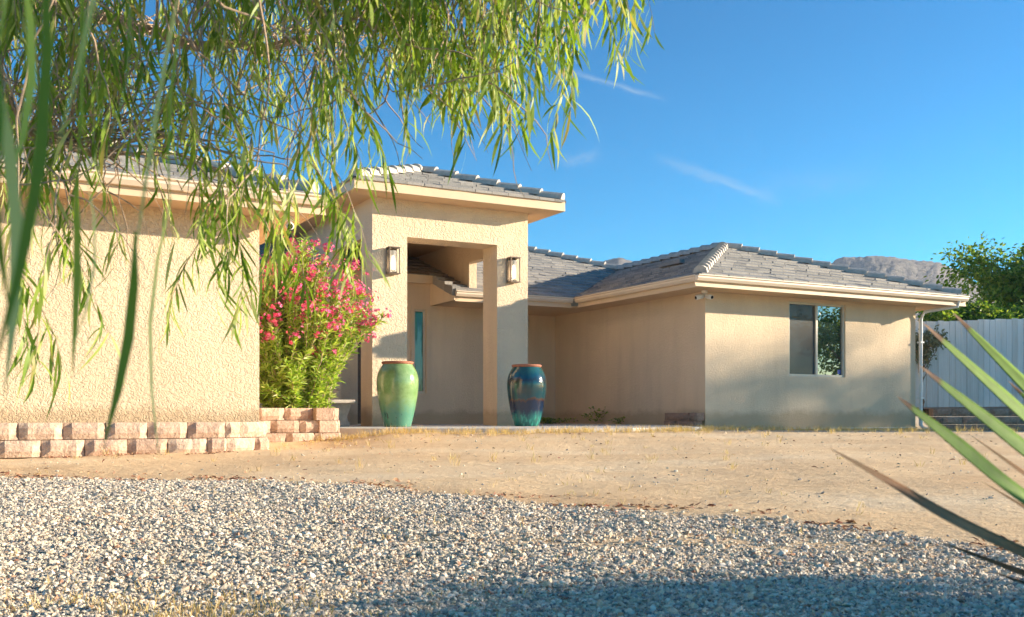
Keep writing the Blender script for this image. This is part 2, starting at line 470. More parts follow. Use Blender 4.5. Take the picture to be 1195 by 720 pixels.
# header beam that closes the tower at the back of the porch
mb = MB(); mb.box(TA0+.162, TA1-.162, 19.9, 20.0, 2.9, TZ-.16); hp(mb, 'wall', M['stucco'])
mb = MB(); mb.box(TA0+.01, TA1-.01, TB+.55, 20.5, TZ-.15, TZ-.12); hp(mb, 'ceiling', M['soffit'])
mb = MB(); mb.box(TA0-.44, TA1+.44, TB-.44, 21.0, TZ-.001, TZ+.03); hp(mb, 'soffit', M['soffit'])
mb = MB()
e0, e1, f0 = TA0-.45, TA1+.45, TB-.45
mb.box(e0-.02, e1+.02, f0-.022, f0+.02, TZ-.005, TZ+.155)
mb.box(e0-.02, e0+.02, f0+.0205, 21.0, TZ-.005, TZ+.155); mb.box(e1-.02, e1+.02, f0+.0205, 21.0, TZ-.005, TZ+.155)
hp(mb, 'fascia', M['trim'], bevel=.004)

# roofs ---------------------------------------------------------------
def clip_interval(poly, t):
    xs_ = []
    k = len(poly)
    for i in range(k):
        (s0, t0), (s1, t1) = poly[i], poly[(i+1) % k]
        if abs(t1-t0) < 1e-9:
            if abs(t-t0) < 1e-6: xs_ += [s0, s1]
            continue
        if min(t0, t1)-1e-6 <= t <= max(t0, t1)+1e-6:
            xs_.append(s0+(s1-s0)*(t-t0)/(t1-t0))
    return (min(xs_), max(xs_)) if len(xs_) >= 2 else None

def roof(polys, org, du, dn, z0, pitch, xf=None, parent=None, expo=.31, tw=.30, name='roof'):
    """overlapping flat tiles; s runs along du, t (horizontal run) along dn"""
    mb = MB()
    org, du, dn = Vector(org), Vector(du), Vector(dn)
    def P(s, t, h): 
        q = org + du*s + dn*t
        v = Vector((q.x, q.y, z0 + pitch*t + h))
        return xf(v) if xf else v
    run = expo/math.sqrt(1+pitch*pitch)
    for poly in polys:
        t0, t1 = min(p[1] for p in poly), max(p[1] for p in poly)
        mb.poly([P(s, t, -.01) for s, t in poly])
        nc = max(1, int(math.ceil((t1-t0)/run)))
        for c in range(nc):
            ta = t0+c*run - (.05 if (c == 0) else .0); tb = min(t1, t0+(c+1)*run)
            ia = clip_interval(poly, max(t0, min(t1-.001, ta))); ib = clip_interval(poly, tb-1e-4)
            if not ia or not ib: continue
            off = random.uniform(0, tw) if c % 2 else random.uniform(0, tw)*.3
            s = min(ia[0], ib[0]) - off
            smax = max(ia[1], ib[1])
            while s < smax:
                w = tw; g = .004
                a0, a1 = max(s+g, ia[0]), min(s+w-g, ia[1])
                b0, b1 = max(s+g, ib[0]), min(s+w-g, ib[1])
                s += w
                if a1-a0 < .01 and b1-b0 < .01: continue
                if a1 < a0: a0 = a1 = (min(max(a0, ia[0]), ia[1]))
                if b1 < b0: b0 = b1 = (min(max(b0, ib[0]), ib[1]))
                j = random.uniform(-.004, .006); jt = random.uniform(-.008, .008)
                hA = .048+j; hB = .012+j
                lo = [P(a0, ta+jt, .0), P(a1, ta+jt, .0), P(b0, tb+.03, -.004), P(b1, tb+.03, -.004)]
                hi = [P(a0, ta+jt, hA), P(a1, ta+jt, hA), P(b0, tb+.03, hB), P(b1, tb+.03, hB)]
                mb.hexa(lo+hi)
    return hp(mb, name, M['tile'], parent)

def caps(pts, xf=None, parent=None, step=.36, w=.115, h=.075, lift=.045):
    mb = MB(); p0, p1 = Vector(pts[0]), Vector(pts[1])
    d = (p1-p0); L = d.length; d.normalize()
    side = Vector((d.y, -d.x, 0)).normalized(); up = side.cross(d)
    if up.z < 0: up = -up
    k = int(L/step)+1
    prof = [(-w, -.045), (-w*.86, h*.45), (-w*.42, h*.95), (0, h*1.08), (w*.42, h*.95), (w*.86, h*.45), (w, -.045)]
    for i in range(k):
        a = p0 + d*(i*step); b = p0 + d*min(L, i*step+step*1.12)
        js = random.uniform(-.006, .006)
        for (pt, sc, up_) in ((a, 1.0, lift+.032), (b, .88, lift-.004)):
            for (u, v) in prof:
                q = pt + side*(u*sc+js) + up*(v*sc+up_)
                mb.v.append(tuple(xf(q) if xf else q))
        n = len(mb.v)-14
        for q in range(6): mb.f.append((n+q, n+q+1, n+8+q, n+7+q))
        mb.f.append(tuple(n+q for q in reversed(range(7))))
        mb.f.append(tuple(n+7+q for q in range(7)))
    return hp(mb, 'ridge_cap', M['cap'], parent)

PI_ = .36
A0, A1, B0 = 10.64, 17.10, 13.22; HR = (A1-A0)/2
r = roof([[(0, 0), (A1-A0, 0), (HR, HR)]], (A0, B0, 0), (1, 0, 0), (0, 1, 0), ZE, PI_)
caps([(A0+.03, B0+.03, ZE), (A0+HR, B0+HR, ZE+PI_*HR)], parent=r)
caps([(A1-.03, B0+.03, ZE), (A0+HR, B0+HR, ZE+PI_*HR)], parent=r)
r = roof([[(0, 0), (3.88, 0), (3.88+HR, HR), (HR, HR)]], (A0, B0, 0), (0, 1, 0), (1, 0, 0), ZE, PI_)
caps([(A0+HR, B0+3.88+HR+.4, ZE+PI_*HR), (A0+HR, B0+HR, ZE+PI_*HR)], parent=r)
roof([[(0, 0), (12, 0), (12, HR), (HR, HR)]], (A1, B0, 0), (0, 1, 0), (-1, 0, 0), ZE, PI_)
# main body
r = roof([[(0, 0), (2.64, 0), (5.87, 3.23), (2.87, 6.23), (0, 6.23)], [(-8, 1.12), (0, 1.12), (0, 6.23), (-8, 6.23)]],
         (8.0, 17.1, 0), (1, 0, 0), (0, 1, 0), ZE, PI_)
caps([(13.87, 20.33, ZE+PI_*3.23), (10.87, 23.33, ZE+PI_*6.23)], parent=r)
caps([(10.87, 23.33, ZE+PI_*6.23), (0.0, 23.33, ZE+PI_*6.23)], parent=r)
# rake tiles on the cut edge over the entry
mb = MB()
for i in range(4):
    b0 = 17.08+i*.34; z0 = ZE+PI_*(b0-17.1)
    mb.hexa([(7.93, b0, z0-.09), (8.10, b0, z0-.09), (7.93, b0+.36, z0+.03), (8.10, b0+.36, z0+.03),
             (7.93, b0, z0+.095), (8.10, b0, z0+.095), (7.93, b0+.36, z0+.165), (8.10, b0+.36, z0+.165)])
hp(mb, 'rake_tile', M['tile'], r, bevel=.006)
# slim ridge line vent
mb = MB(); mb.box(10.2, 10.75, 19.35, 19.5, ZE+PI_*2.3+.05, ZE+PI_*2.3+.11); hp(mb, 'roof_vent', M['alu'], r, bevel=.01)
mb = MB(); mb.box(12.3, 12.42, 15.9, 16.6, ZE+PI_*1.7+.05, ZE+PI_*1.7+.13); hp(mb, 'roof_vent', M['tile'], r, bevel=.01)
# tower roof
TW = (e1-e0)/2; TP = .37; TE = TZ+.16
r = roof([[(0, 0), (2*TW, 0), (TW, TW)]], (e0, f0, 0), (1, 0, 0), (0, 1, 0), TE, TP)
caps([(e0+.02, f0+.02, TE), (e0+TW, f0+TW, TE+TP*TW)], parent=r)
caps([(e1-.02, f0+.02, TE), (e0+TW, f0+TW, TE+TP*TW)], parent=r, step=.40)
r = roof([[(0, 0), (6.6, 0), (6.6, TW), (TW, TW)]], (e0, f0, 0), (0, 1, 0), (1, 0, 0), TE, TP)
roof([[(0, 0), (6.6, 0), (6.6, TW), (TW, TW)]], (e1, f0, 0), (0, 1, 0), (-1, 0, 0), TE, TP)
caps([(e0+TW, f0+6.6, TE+TP*TW), (e0+TW, f0+TW, TE+TP*TW)], parent=r)

# left wing, turned a touch about its corner
LC = Vector((2.79, 11.0, 0)); LR = Matrix.Rotation(math.radians(1.2), 3, 'Z')
def lx(v):
    v = Vector(v); return LR @ (v-LC) + LC
def lbuild(mb, *a, **k):
    mb.v = [tuple(lx(p)) for p in mb.v]; return hp(mb, *a, **k)
mb = MB(); mb.box(-9, 2.77, 10.9, 11.1, -.2, ZS+.02); lbuild(mb, 'wall', M['stucco_near'])
mb = MB(); mb.box(2.57, 2.77, 11.102, 18.25, -.2, ZS+.02); lbuild(mb, 'wall', M['stucco_near'])
mb = MB(); mb.box(-9, 3.23, 10.41, 11.3, ZS, ZS+.02); mb.box(2.5, 3.23, 11.302, 18.2, ZS, ZS+.02); lbuild(mb, 'soffit', M['soffit'])
r = roof([[(-13, 0), (0, 0), (-4, 4), (-13, 4)]], (3.24, 10.40, 0), (1, 0, 0), (0, 1, 0), ZE, PI_, xf=lx)
caps([(3.21, 10.43, ZE), (-.76, 14.40, ZE+PI_*4)], xf=lx, parent=r)
r = roof([[(0, 0), (8.5, 0), (8.5, 4), (4, 4)]], (3.24, 10.40, 0), (0, 1, 0), (-1, 0, 0), ZE, PI_, xf=lx)
# soffits of the right wing and porch
mb = MB(); mb.box(A0+.01, A1-.01, B0+.01, 25, ZS, ZS+.02); mb.box(8.0, A0+.008, 17.11, 19.3, ZS, ZS+.02)
hp(mb, 'soffit', M['soffit'])
mb = MB(); mb.box(2.8, 8.0, 18.0, 18.199, 2.74, 2.78); mb.box(2.8, 8.0, 17.97, 18.0, 2.72, 2.88); hp(mb, 'fascia', M['trim'])

GP = [(0, 0), (.055, .0), (.085, .045), (.085, .070), (.105, .085), (.105, .10), (.092, .10), (.092, .09), (.0, .09)]
def gutter(p0, p1, out, xf=None):
    p0, p1 = Vector((*p0, ZE-.105)), Vector((*p1, ZE-.105))
    mb = MB(); mb.prism(GP, p0, p1, (*out, 0), (0, 0, 1))
    f = MB(); o = Vector((*out, 0))
    f.prism([(-.02, -.085), (0, -.085), (0, .09), (-.02, .09)], p0, p1, (*out, 0), (0, 0, 1))
    f.prism([(0.001, -.09), (.012, -.09), (.012, -.065), (.001, -.065)], p0, p1, (*out, 0), (0, 0, 1))
    if xf:
        mb.v = [tuple(xf(p)) for p in mb.v]; f.v = [tuple(xf(p)) for p in f.v]
    hp(f, 'fascia', M['trim']); return hp(mb, 'gutter', M['gutter'])
gutter((A0-.10, B0), (A1+.10, B0), (0, -1))
gutter((A0, B0+.003), (A0, 17.1-.1), (-1, 0))
gutter((8.0, 17.1), (A0-.10, 17.1), (0, -1))
gutter((A1, B0+.003), (A1, 25), (1, 0))
gutter((-9, 10.40), (3.34, 10.40), (0, -1), lx)
gutter((3.24, 10.403), (3.24, 18.0), (1, 0), lx)
# downspout on the far right corner
mb = MB()
mb.tube([(16.98, 13.20, ZE-.10), (16.98, 13.22, ZE-.2), (16.62, 13.70, ZS-.10), (16.58, 13.76, ZS-.25), (16.58, 13.76, -.02), (16.60, 13.70, -.09), (16.78, 13.45, -.13)], .036, 8)
ds_ = hp(mb, 'downspout', M['white'], bevel=0)
mb = MB()
for z in (.5, 1.6):
    mb = MB(); mb.box(16.53, 16.63, 13.715, 13.81, z, z+.03); hp(mb, 'strap', M['white'], ds_)

# windows
def window(a0, a1, z0, z1, b, split=True):
    fr = MB(); t = .042; bb0, bb1 = b-.012, b+.06
    fr.box(a0, a1, bb0, bb1, z0, z0+t); fr.box(a0, a1, bb0, bb1, z1-t, z1)
    fr.box(a0, a0+t, bb0, bb1, z0+t, z1-t); fr.box(a1-t, a1, bb0, bb1, z0+t, z1-t)
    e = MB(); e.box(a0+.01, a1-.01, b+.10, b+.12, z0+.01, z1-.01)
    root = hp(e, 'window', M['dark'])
    if split:
        m_ = (a0+a1)/2
        fr.box(m_-.026, m_+.026, bb0-.004, bb1, z0+t, z1-t)
    hp(fr, 'frame', M['alu'], root, bevel=.003)
    if split:
        g1 = MB(); g1.box(a0+t, m_-.026, b+.030, b+.036, z0+t, z1-t); hp(g1, 'pane', M['glass'], root)
        g2 = MB(); g2.box(m_+.026, a1-t, b+.020, b+.026, z0+t, z1-t); hp(g2, 'pane', M['glass'], root)
        s = MB(); s.box(a0+t, m_-.026, b+.008, b+.010, z0+t, z1-t); so = hp(s, 'insect_screen', M['mesh'], root)
        l = MB(); l.box(a1-t-.10, a1-t-.03, b+.017, b+.0195, z0+t+.02, z0+t+.10); hp(l, 'sticker', simple('blue_sticker', (.05, .10, .45), .5), root)
    else:
        g1 = MB(); g1.box(a0+t, a1-t, b+.02, b+.03, z0+t, z1-t); hp(g1, 'pane', M['glass_blue'], root)
    return root
def screen_mat():
    m, nt, p, o = nodes('window_screen_mesh')
    p.inputs['Base Color'].default_value = (.13, .125, .115, 1); p.inputs['Roughness'].default_value = .8
    tr = N(nt, 'ShaderNodeBsdfTransparent'); mx = N(nt, 'ShaderNodeMixShader'); mx.inputs[0].default_value = .48
    nt.links.new(tr.outputs[0], mx.inputs[1]); nt.links.new(p.outputs[0], mx.inputs[2]); nt.links.new(mx.outputs[0], o.inputs['Surface'])
    return m
M['mesh'] = screen_mat()
def glass_blue():
    m, nt, p, o = nodes('painted_reflection_glass'); co = coords(nt)
    f = noise_tex(nt, mapped(nt, co, (9, 9, 1.3)), 1.0, 3)
    nt.links.new(ramp(nt, f, [(.38, (.03, .16, .04)), (.5, (.02, .12, .09)), (.60, (.12, .38, .36))]), p.inputs['Base Color'])  # green reflection and teal streaks painted into the base colour
    p.inputs['Roughness'].default_value = .08
    return m
M['glass_blue'] = glass_blue()
w_ = window(13.17, 14.59, .89, 2.255, 13.86)
w_['label'] = 'sliding window with an insect screen over its left half'
w_ = window(7.63, 7.89, .60, 2.24, 18.24, split=False); w_['label'] = 'narrow tall greenish sidelight window'
# raised trim round the sidelight
mb = MB()
for q in ((7.57, 7.63, .54, 2.30), (7.89, 7.95, .54, 2.30)): mb.box(q[0], q[1], 18.178, 18.2, q[2], q[3])
mb.box(7.63, 7.89, 18.178, 18.2, 2.24, 2.30); mb.box(7.63, 7.89, 18.178, 18.2, .54, .60)
hp(mb, 'window_trim', M['stucco'], w_)

# wall lanterns
def emis(name, col, s):
    m, nt, p, o = nodes(name); p.inputs['Base Color'].default_value = (*col, 1)
    p.inputs['Emission Color'].default_value = (*col, 1); p.inputs['Emission Strength'].default_value = s; return m
M['bulb'] = emis('lit_bulb', (1, .82, .55), 4.0)
def frosted():
    m, nt, p, o = nodes('seeded_glass'); p.inputs['Base Color'].default_value = (.85, .85, .82, 1)
    p.inputs['Roughness'].default_value = .35; p.inputs['Transmission Weight'].default_value = .75; p.inputs['IOR'].default_value = 1.2; return m
M['frost'] = frosted()
for a in (6.02, 8.22):
    b = TB; z0, z1 = 2.46, 2.86; w = .085
    pl = MB(); pl.box(a-w, a+w, b-.018, b+.0, z0-.01, z1+.01)
    lamp = hp(pl, 'wall_lamp', M['bronze'], bevel=.003)
    f = MB()
    for sx in (-1, 1):
        for yb in (b-.155, b-.03): f.box(a+sx*w-.009, a+sx*w+.009, yb-.009, yb+.009, z0, z1)
    f.box(a-w-.014, a+w+.014, b-.17, b-.018, z1, z1+.016); f.box(a-w-.014, a+w+.014, b-.17, b-.018, z0-.016, z0)
    hp(f, 'frame', M['bronze'], lamp, bevel=.002)
    gl = MB(); gl.lathe([(.0, z0+.03), (.050, z0+.03), (.052, z1-.04), (.0, z1-.04)], 20, (a, b-.092)); hp(gl, 'lamp_glass', M['frost'], lamp, smooth=True)
    bu = MB(); bu.lathe([(0, z0+.06), (.016, z0+.07), (.022, z0+.16), (.012, z0+.26), (0, z0+.28)], 14, (a, b-.092)); hp(bu, 'bulb', M['bulb'], lamp, smooth=True)

# security cameras under the eaves
def seccam(a, b, z, dirs, xf=None):
    m_ = MB(); m_.lathe([(0, z), (.055, z), (.055, z-.035), (.035, z-.05), (0, z-.05)], 20, (a, b))
    if xf: m_.v = [tuple(xf(p)) for p in m_.v]
    root = hp(m_, 'security_camera', M['white'], smooth=False)
    for (dx, dy) in dirs:
        d = Vector((dx, dy, -.25)).normalized(); p = Vector((a, b, z-.05))
        q = p + Vector((dx, dy, 0))*.07 + Vector((0, 0, -.05))
        c = MB(); c.tube([p, q], .013, 8)
        c.tube([q-d*.03, q-d*.028, q+d*.11, q+d*.115], [.02, .042, .042, .037], 16)
        l = MB(); l.tube([q+d*.1155, q+d*.119], .029, 14)
        if xf:
            c.v = [tuple(xf(v)) for v in c.v]; l.v = [tuple(xf(v)) for v in l.v]
        cb = hp(c, 'camera_body', M['white'], root, smooth=True); hp(l, 'lens', M['lens'], cb)
seccam(11.16, 13.74, ZS, [(-.9, .1), (.1, -.9)])
seccam(3.05, 10.75, ZS, [(-.2, -.9)], lx)

# ------------------------------------------------------------------ patio
poly = [W(2.9, 18.9), W(2.9, 14.7), W(4.75, 14.7), Vector((-2.42, 14.0, 0)), Vector((-2.0, 13.72, 0)), Vector((-1.0, 13.6, 0)), Vector((0.2, 13.65, 0)), Vector((1.7, 14.2, 0)), Vector((2.9, 15.4, 0)), W(11.25, 14.8), W(11.25, 18.9)]
mb = MB(); k = len(poly)
mb.poly([(p.x, p.y, 0) for p in poly])
for i in range(k):
    p, q = poly[i], poly[(i+1) % k]
    mb.poly([(p.x, p.y, -.2), (q.x, q.y, -.2), (q.x, q.y, 0), (p.x, p.y, 0)])
tag(mb.build('patio', M['concrete']), kind='structure')

# ------------------------------------------------------------------ urns
def urn_mat(kind):
    m, nt, p, o = nodes('glaze_'+kind); co = coords(nt)
    sep = N(nt, 'ShaderNodeSeparateXYZ'); nt.links.new(co, sep.inputs[0]); z = sep.outputs[2]
    drip = noise_tex(nt, mapped(nt, co, (10, 10, 1.2)), 1.0, 4, .6)
    mot = noise_tex(nt, co, 9, 5, .65)
    if kind == 'green':
        c = ramp(nt, mot, [(.3, (.15, .27, .09)), (.55, (.22, .35, .14)), (.75, (.33, .43, .20))])
        c = mixc(nt, ramp(nt, fval(nt, 'ADD', z, fval(nt, 'MULTIPLY', mot, -.4)), [(.0, (.8, .8, .8)), (.25, (0, 0, 0))]), c, (.05, .22, .17))
        sp = noise_tex(nt, mapped(nt, co, (22, 22, 4)), 1.0, 2)
        msk = fval(nt, 'MULTIPLY', ramp(nt, sp, [(.60, (0, 0, 0)), (.64, (1, 1, 1))]), ramp(nt, z, [(.03, (0, 0, 0)), (.06, (1, 1, 1)), (.17, (1, 1, 1)), (.24, (0, 0, 0))]))
        c = mixc(nt, msk, c, (.015, .02, .03))
        dots = ramp(nt, noise_tex(nt, co, 38, 1), [(.74, (0, 0, 0)), (.77, (.8, .8, .8))])
        c = mixc(nt, dots, c, (.03, .06, .03))
    else:
        zz = fval(nt, 'ADD', z, fval(nt, 'MULTIPLY', drip, .22))
        c = ramp(nt, zz, [(.12, (.01, .13, .11)), (.24, (.02, .20, .17)), (.36, (.006, .022, .06)), (.50, (.008, .02, .05)), (.535, (.10, .045, .02)), (.56, (.012, .06, .075)), (.78, (.014, .06, .07)), (.84, (.02, .024, .03)), (.90, (.006, .06, .10)), (1.0, (.02, .10, .11))])
        st = noise_tex(nt, mapped(nt, co, (30, 30, 2.5)), 1.0, 3)
        msk = fval(nt, 'MULTIPLY', ramp(nt, st, [(.52, (0, 0, 0)), (.60, (1, 1, 1))]), ramp(nt, z, [(.0, (1, 1, 1)), (.13, (1, 1, 1)), (.27, (0, 0, 0))]))
        c = mixc(nt, msk, c, (.05, .38, .28))
        c = mixc(nt, ramp(nt, mot, [(.55, (0, 0, 0)), (.75, (.4, .4, .4))]), c, (.10, .05, .03))
    nt.links.new(c, p.inputs['Base Color'])
    p.inputs['Roughness'].default_value = .16; p.inputs['Coat Weight'].default_value = .6; p.inputs['Coat Roughness'].default_value = .06
    nt.links.new(bump(nt, noise_tex(nt, mapped(nt, co, (1, 1, 5)), 5, 3), .12, .02), p.inputs['Normal'])
    return m
def urn(loc, kind, label):
    H = 1.0
    prof = [(.0, 0.0), (.195, 0.0), (.205, .012), (.215, .05), (.245, .16), (.280, .32), (.305, .47), (.319, .60), (.322, .69), (.314, .77), (.295, .84), (.262, .905), (.235, .945), (.226, .962)]
    m_ = MB(); m_.lathe(prof, 64); root = m_.build('glazed_urn', urn_mat(kind), smooth=True)
    root.location = loc; root.rotation_euler.z = random.uniform(0, 6)
    rim = MB(); rim.lathe([(.224, .955), (.238, .962), (.246, .978), (.242, .995), (.228, 1.0), (.214, .992), (.208, .96), (.215, .80), (.20, .6), (0, .6)], 64)
    rim.build('rim', M['terracotta'], root, smooth=True)
    return tag(root, label, 'urn', 'tall glazed urns flanking the entry')
urn((-1.753, 15.5, 0.0), 'green', 'tall pale green glazed urn with terracotta rim beside the oleander side of the entry')
urn((.238, 16.45, 0.0), 'blue', 'tall dark blue and teal banded glazed urn with terracotta rim')

# ------------------------------------------------------------------ benches
def bench(a, b, label):
    root = empty('concrete_bench', W(a, b, 0), TH)
    s = MB(); s.box(-.21, .21, -.02, 1.05, .365, .425); s.build('seat', M['bench'], root, bevel=.015)
    for y0 in (.08, .80):
        l = MB()
        prof = [(-.15, .0), (.15, 0), (.155, .05), (.12, .09), (.105, .15), (.13, .21), (.155, .27), (.17, .33), (.17, .364), (-.17, .364), (-.17, .33), (-.155, .27), (-.13, .21), (-.105, .15), (-.12, .09), (-.155, .05)]
        l.prism(prof, (0, y0, 0), (0, y0+.12, 0), (1, 0, 0), (0, 0, 1)); l.build('leg', M['bench'], root, bevel=.008)
    return tag(root, label, 'bench', 'cast concrete benches by the entry')
bench(5.22, 15.35, 'cast concrete bench with scrolled legs against the left side of the entry tower')
bench(4.45, 15.05, 'cast concrete bench half hidden behind the oleander planter wall')

# ------------------------------------------------------------------ block walls
def rough_block(mb, c, ux, uy, L, D, H, sub=5):
    """split faced block: front face (towards -uy) broken, others flat. c = centre bottom front"""
    ux, uy = Vector(ux), Vector(uy); up = Vector((0, 0, 1)); n = len(mb.v)
    nu, nv = sub, 3; sd = random.uniform(0, 99)
    for j in range(nv+1):
        for i in range(nu+1):
            u = (i/nu-.5)*L; v = j/nv*H
            edge = (i in (0, nu)) or (j in (0, nv))
            d = .018 if edge else -.004 - .022*abs(noise.noise(Vector((u*14, v*14, sd))))
            cut = .0
            if i in (0, nu): cut = .02*random.random()+.008
            mb.v.append(tuple(Vector(c) + ux*(u) + up*(v*(1 if j < nv else .985)) + uy*(d+cut)))
    for j in range(nv):
        for i in range(nu):
            a = n+j*(nu+1)+i; mb.f.append((a, a+1, a+nu+2, a+nu+1))
    # rest of the box
    q = len(mb.v)
    for (u, w, d) in ((-.5, 0, 1), (.5, 0, 1), (-.5, 1, 1), (.5, 1, 1)):
        mb.v.append(tuple(Vector(c) + ux*(u*L) + uy*D + up*(w*H*(.985))))
    top = [n+nv*(nu+1)+i for i in range(nu+1)]; bot = [n+i for i in range(nu+1)]
    lf = [n+j*(nu+1) for j in range(nv+1)]; rt = [n+j*(nu+1)+nu for j in range(nv+1)]
    mb.f.append(tuple(top+[q+3, q+2])); mb.f.append(tuple(reversed(bot+[q+1, q])))
    mb.f.append(tuple(lf+[q+2, q])[::-1]); mb.f.append(tuple(rt+[q+3, q+1]))
    mb.f.append((q, q+2, q+3, q+1))

def block_run(mb, p0, p1, rows, z0, H=.165, L=.385, D=.26, back=.02, start=0.0):
    p0, p1 = Vector((*p0, 0)), Vector((*p1, 0)); d = (p1-p0); T = d.length; d.normalize()
    inn = Vector((-d.y, d.x, 0))
    for r_ in range(rows):
        s = -(L*.5 if (r_ % 2) else 0) - start
        while s < T-.03:
            a, b = max(0, s), min(T, s+L)
            s += L
            if b-a < .07: continue
            c = p0 + d*((a+b)/2) + inn*(r_*back + random.uniform(-.006, .006))
            c.z = z0 + r_*H
            rough_block(mb, c, d, inn, (b-a)-.006, D, H-.004)
BZ = -.215
mb = MB()
# front of the left wing, turned corner blocks, return
u0, u1 = lx((-7, 10.52, 0)), lx((2.35, 10.52, 0))
q0, q1 = W(u0.x, u0.y), W(u1.x, u1.y)
block_run(mb, q0[:2], q1[:2], 2, BZ, start=.1)
q2 = W(2.85, 10.78); q3 = W(3.0, 12.9)
block_run(mb, q1[:2], q2[:2], 2, BZ, start=.0)
block_run(mb, q2[:2], q3[:2], 2, BZ)
mb.box(0, 0, 0, 0, 0, 0) if False else None
tag(mb.build('planter_wall', M['block']), 'low tan split-face block wall two courses high below the left wing', 'planter wall')
mb = MB()
s0, s1, s2 = W(3.05, 13.02), W(4.42, 13.02), W(4.42, 14.6)
block_run(mb, s0[:2], s1[:2], 3, BZ+.0, back=.045, start=.15)
block_run(mb, s1[:2], s2[:2], 3, BZ+.0, back=.045)
tag(mb.build('planter_wall', M['block']), 'tan split-face block planter wall three courses high around the pink oleander', 'planter wall')
# planter soil
soil = simple('planter_soil', (.30, .20, .12), .95, var=.35, vscale=14, bs=.8, bscale=30, bd=.02)
mb = MB()
def soilpoly(pts, z, zb=-.25):
    mb.poly([(p.x, p.y, z) for p in pts])
    for i in range(len(pts)):
        p, q = pts[i], pts[(i+1) % len(pts)]
        mb.poly([(p.x, p.y, zb), (q.x, q.y, zb), (q.x, q.y, z), (p.x, p.y, z)])
def LW(a, b): v = lx((a, b, 0)); return W(v.x, v.y)
soilpoly([LW(-7, 10.66), LW(2.3, 10.66), LW(2.66, 10.84), LW(2.74, 10.89), LW(-7, 10.89)], BZ+.30)
tag(mb.build('soil', soil), kind='structure')
mb = MB(); soilpoly([W(2.9, 13.2), W(4.25, 13.2), W(4.25, 14.6), W(2.9, 14.6)], BZ+.43); tag(mb.build('soil', soil), kind='structure')

# loose blocks at the foot of the right wing corner
def loose(a0, a1, b, z, label):
    m_ = MB(); c = W((a0+a1)/2, b); rough_block(m_, (0, 0, 0), (1, 0, 0), (0, 1, 0), a1-a0, .2, .135)
    o = m_.build('loose_block', M['block_red']); o.location = (c.x, c.y, z); o.rotation_euler.z = TH+random.uniform(-.05, .05)
    tag(o, label, 'block', 'loose blocks stacked at the house corner')
# they stand along the -a wall, running with b
def loose_b(b0, b1, a, z, label, rot=0):
    m_ = MB(); c = W(a, (b0+b1)/2)
    rough_block(m_, (0, 0, 0), (1, 0, 0), (0, 1, 0), b1-b0, .2, .135)
    o = m_.build('loose_block', M['block_red']); o.location = (c.x, c.y, z); o.rotation_euler.z = TH-math.pi/2+rot
    tag(o, label, 'block', 'loose blocks stacked at the house corner')
loose_b(14.40, 14.72, 10.99, -.055, 'rough tan block at the patio end of the lower course by the wing corner')
loose_b(13.84, 14.385, 10.99, -.055, 'long rough tan block at the bottom of the stack right at the wing corner')
loose_b(14.02, 14.70, 11.0, .083, 'long tan block lying on top of the two lower blocks')
loose_b(13.80, 14.00, 11.01, .083, 'short tan block end on top of the stack against the corner', .06)

# ------------------------------------------------------------------ far fence, terrace, hills
def fence_mat():
    m, nt, p, o = nodes('fence_wood_grey'); co = coords(nt)
    g = N(nt, 'ShaderNodeNewGeometry')
    c = ramp(nt, g.outputs['Random Per Island'], [(0, (.70, .66, .60)), (.5, (.79, .75, .69)), (1, (.84, .81, .76))])
    f = noise_tex(nt, mapped(nt, co, (25, 25, 1.5)), 1.0, 5, .6)
    c = mixc(nt, .5, c, ramp(nt, f, [(.3, (.3, .3, .3)), (.7, (.7, .7, .7))]), 'OVERLAY')
    nt.links.new(c, p.inputs['Base Color']); p.inputs['Roughness'].default_value = .9
    return m
M['fence'] = fence_mat()
FY = 23.0
root = empty('board_fence', (9.3, FY-.3, .2), math.radians(11.5)); tag(root, 'tall pale grey vertical board fence behind the terraced block wall', 'fence')
mb = MB(); x = 8.0
FX = 9.3
while x < 19:
    w = .145; zt = 2.27+random.uniform(-.012, .012) + .045*(x-9)
    mb.box(x-FX, x-FX+w-.008, -.01+random.uniform(-.007, .005), .012, -.05, zt-.2)
    # dog ears are clipped corners; boards taper slightly at the top
    x += w
mb.build('boards', M['fence'], root)
mb = MB()
for z in (.35, 1.75): mb.box(-1.3, 9.6, .013, .055, z-.2, z-.11)
mb.build('rail', M['fence'], root)
for x in np.arange(8.5, 19, 2.4):
    mb = MB(); mb.box(x-FX-.045, x-FX+.045, .056, .146, -.2, 1.9); mb.build('post', M['fence'], root)
mb = MB(); block_run(mb, (8.9, 21.3), (17.5, 21.0), 3, -.19, H=.17, L=.40, back=.03)
tag(mb.build('terrace_wall', M['block_red']), 'reddish brown block retaining wall three courses high in front of the board fence', 'retaining wall')
mb = MB(); mb.poly([(8.9, 21.5, .30), (17.5, 21.2, .30), (17.5, 26, .5), (8.9, 26, .5)]); mb.poly([(17.5, 21.2, .30), (30, 21.2, .3), (30, 26, .5), (17.5, 26, .5)])
tag(mb.build('terrace', soil), kind='structure')

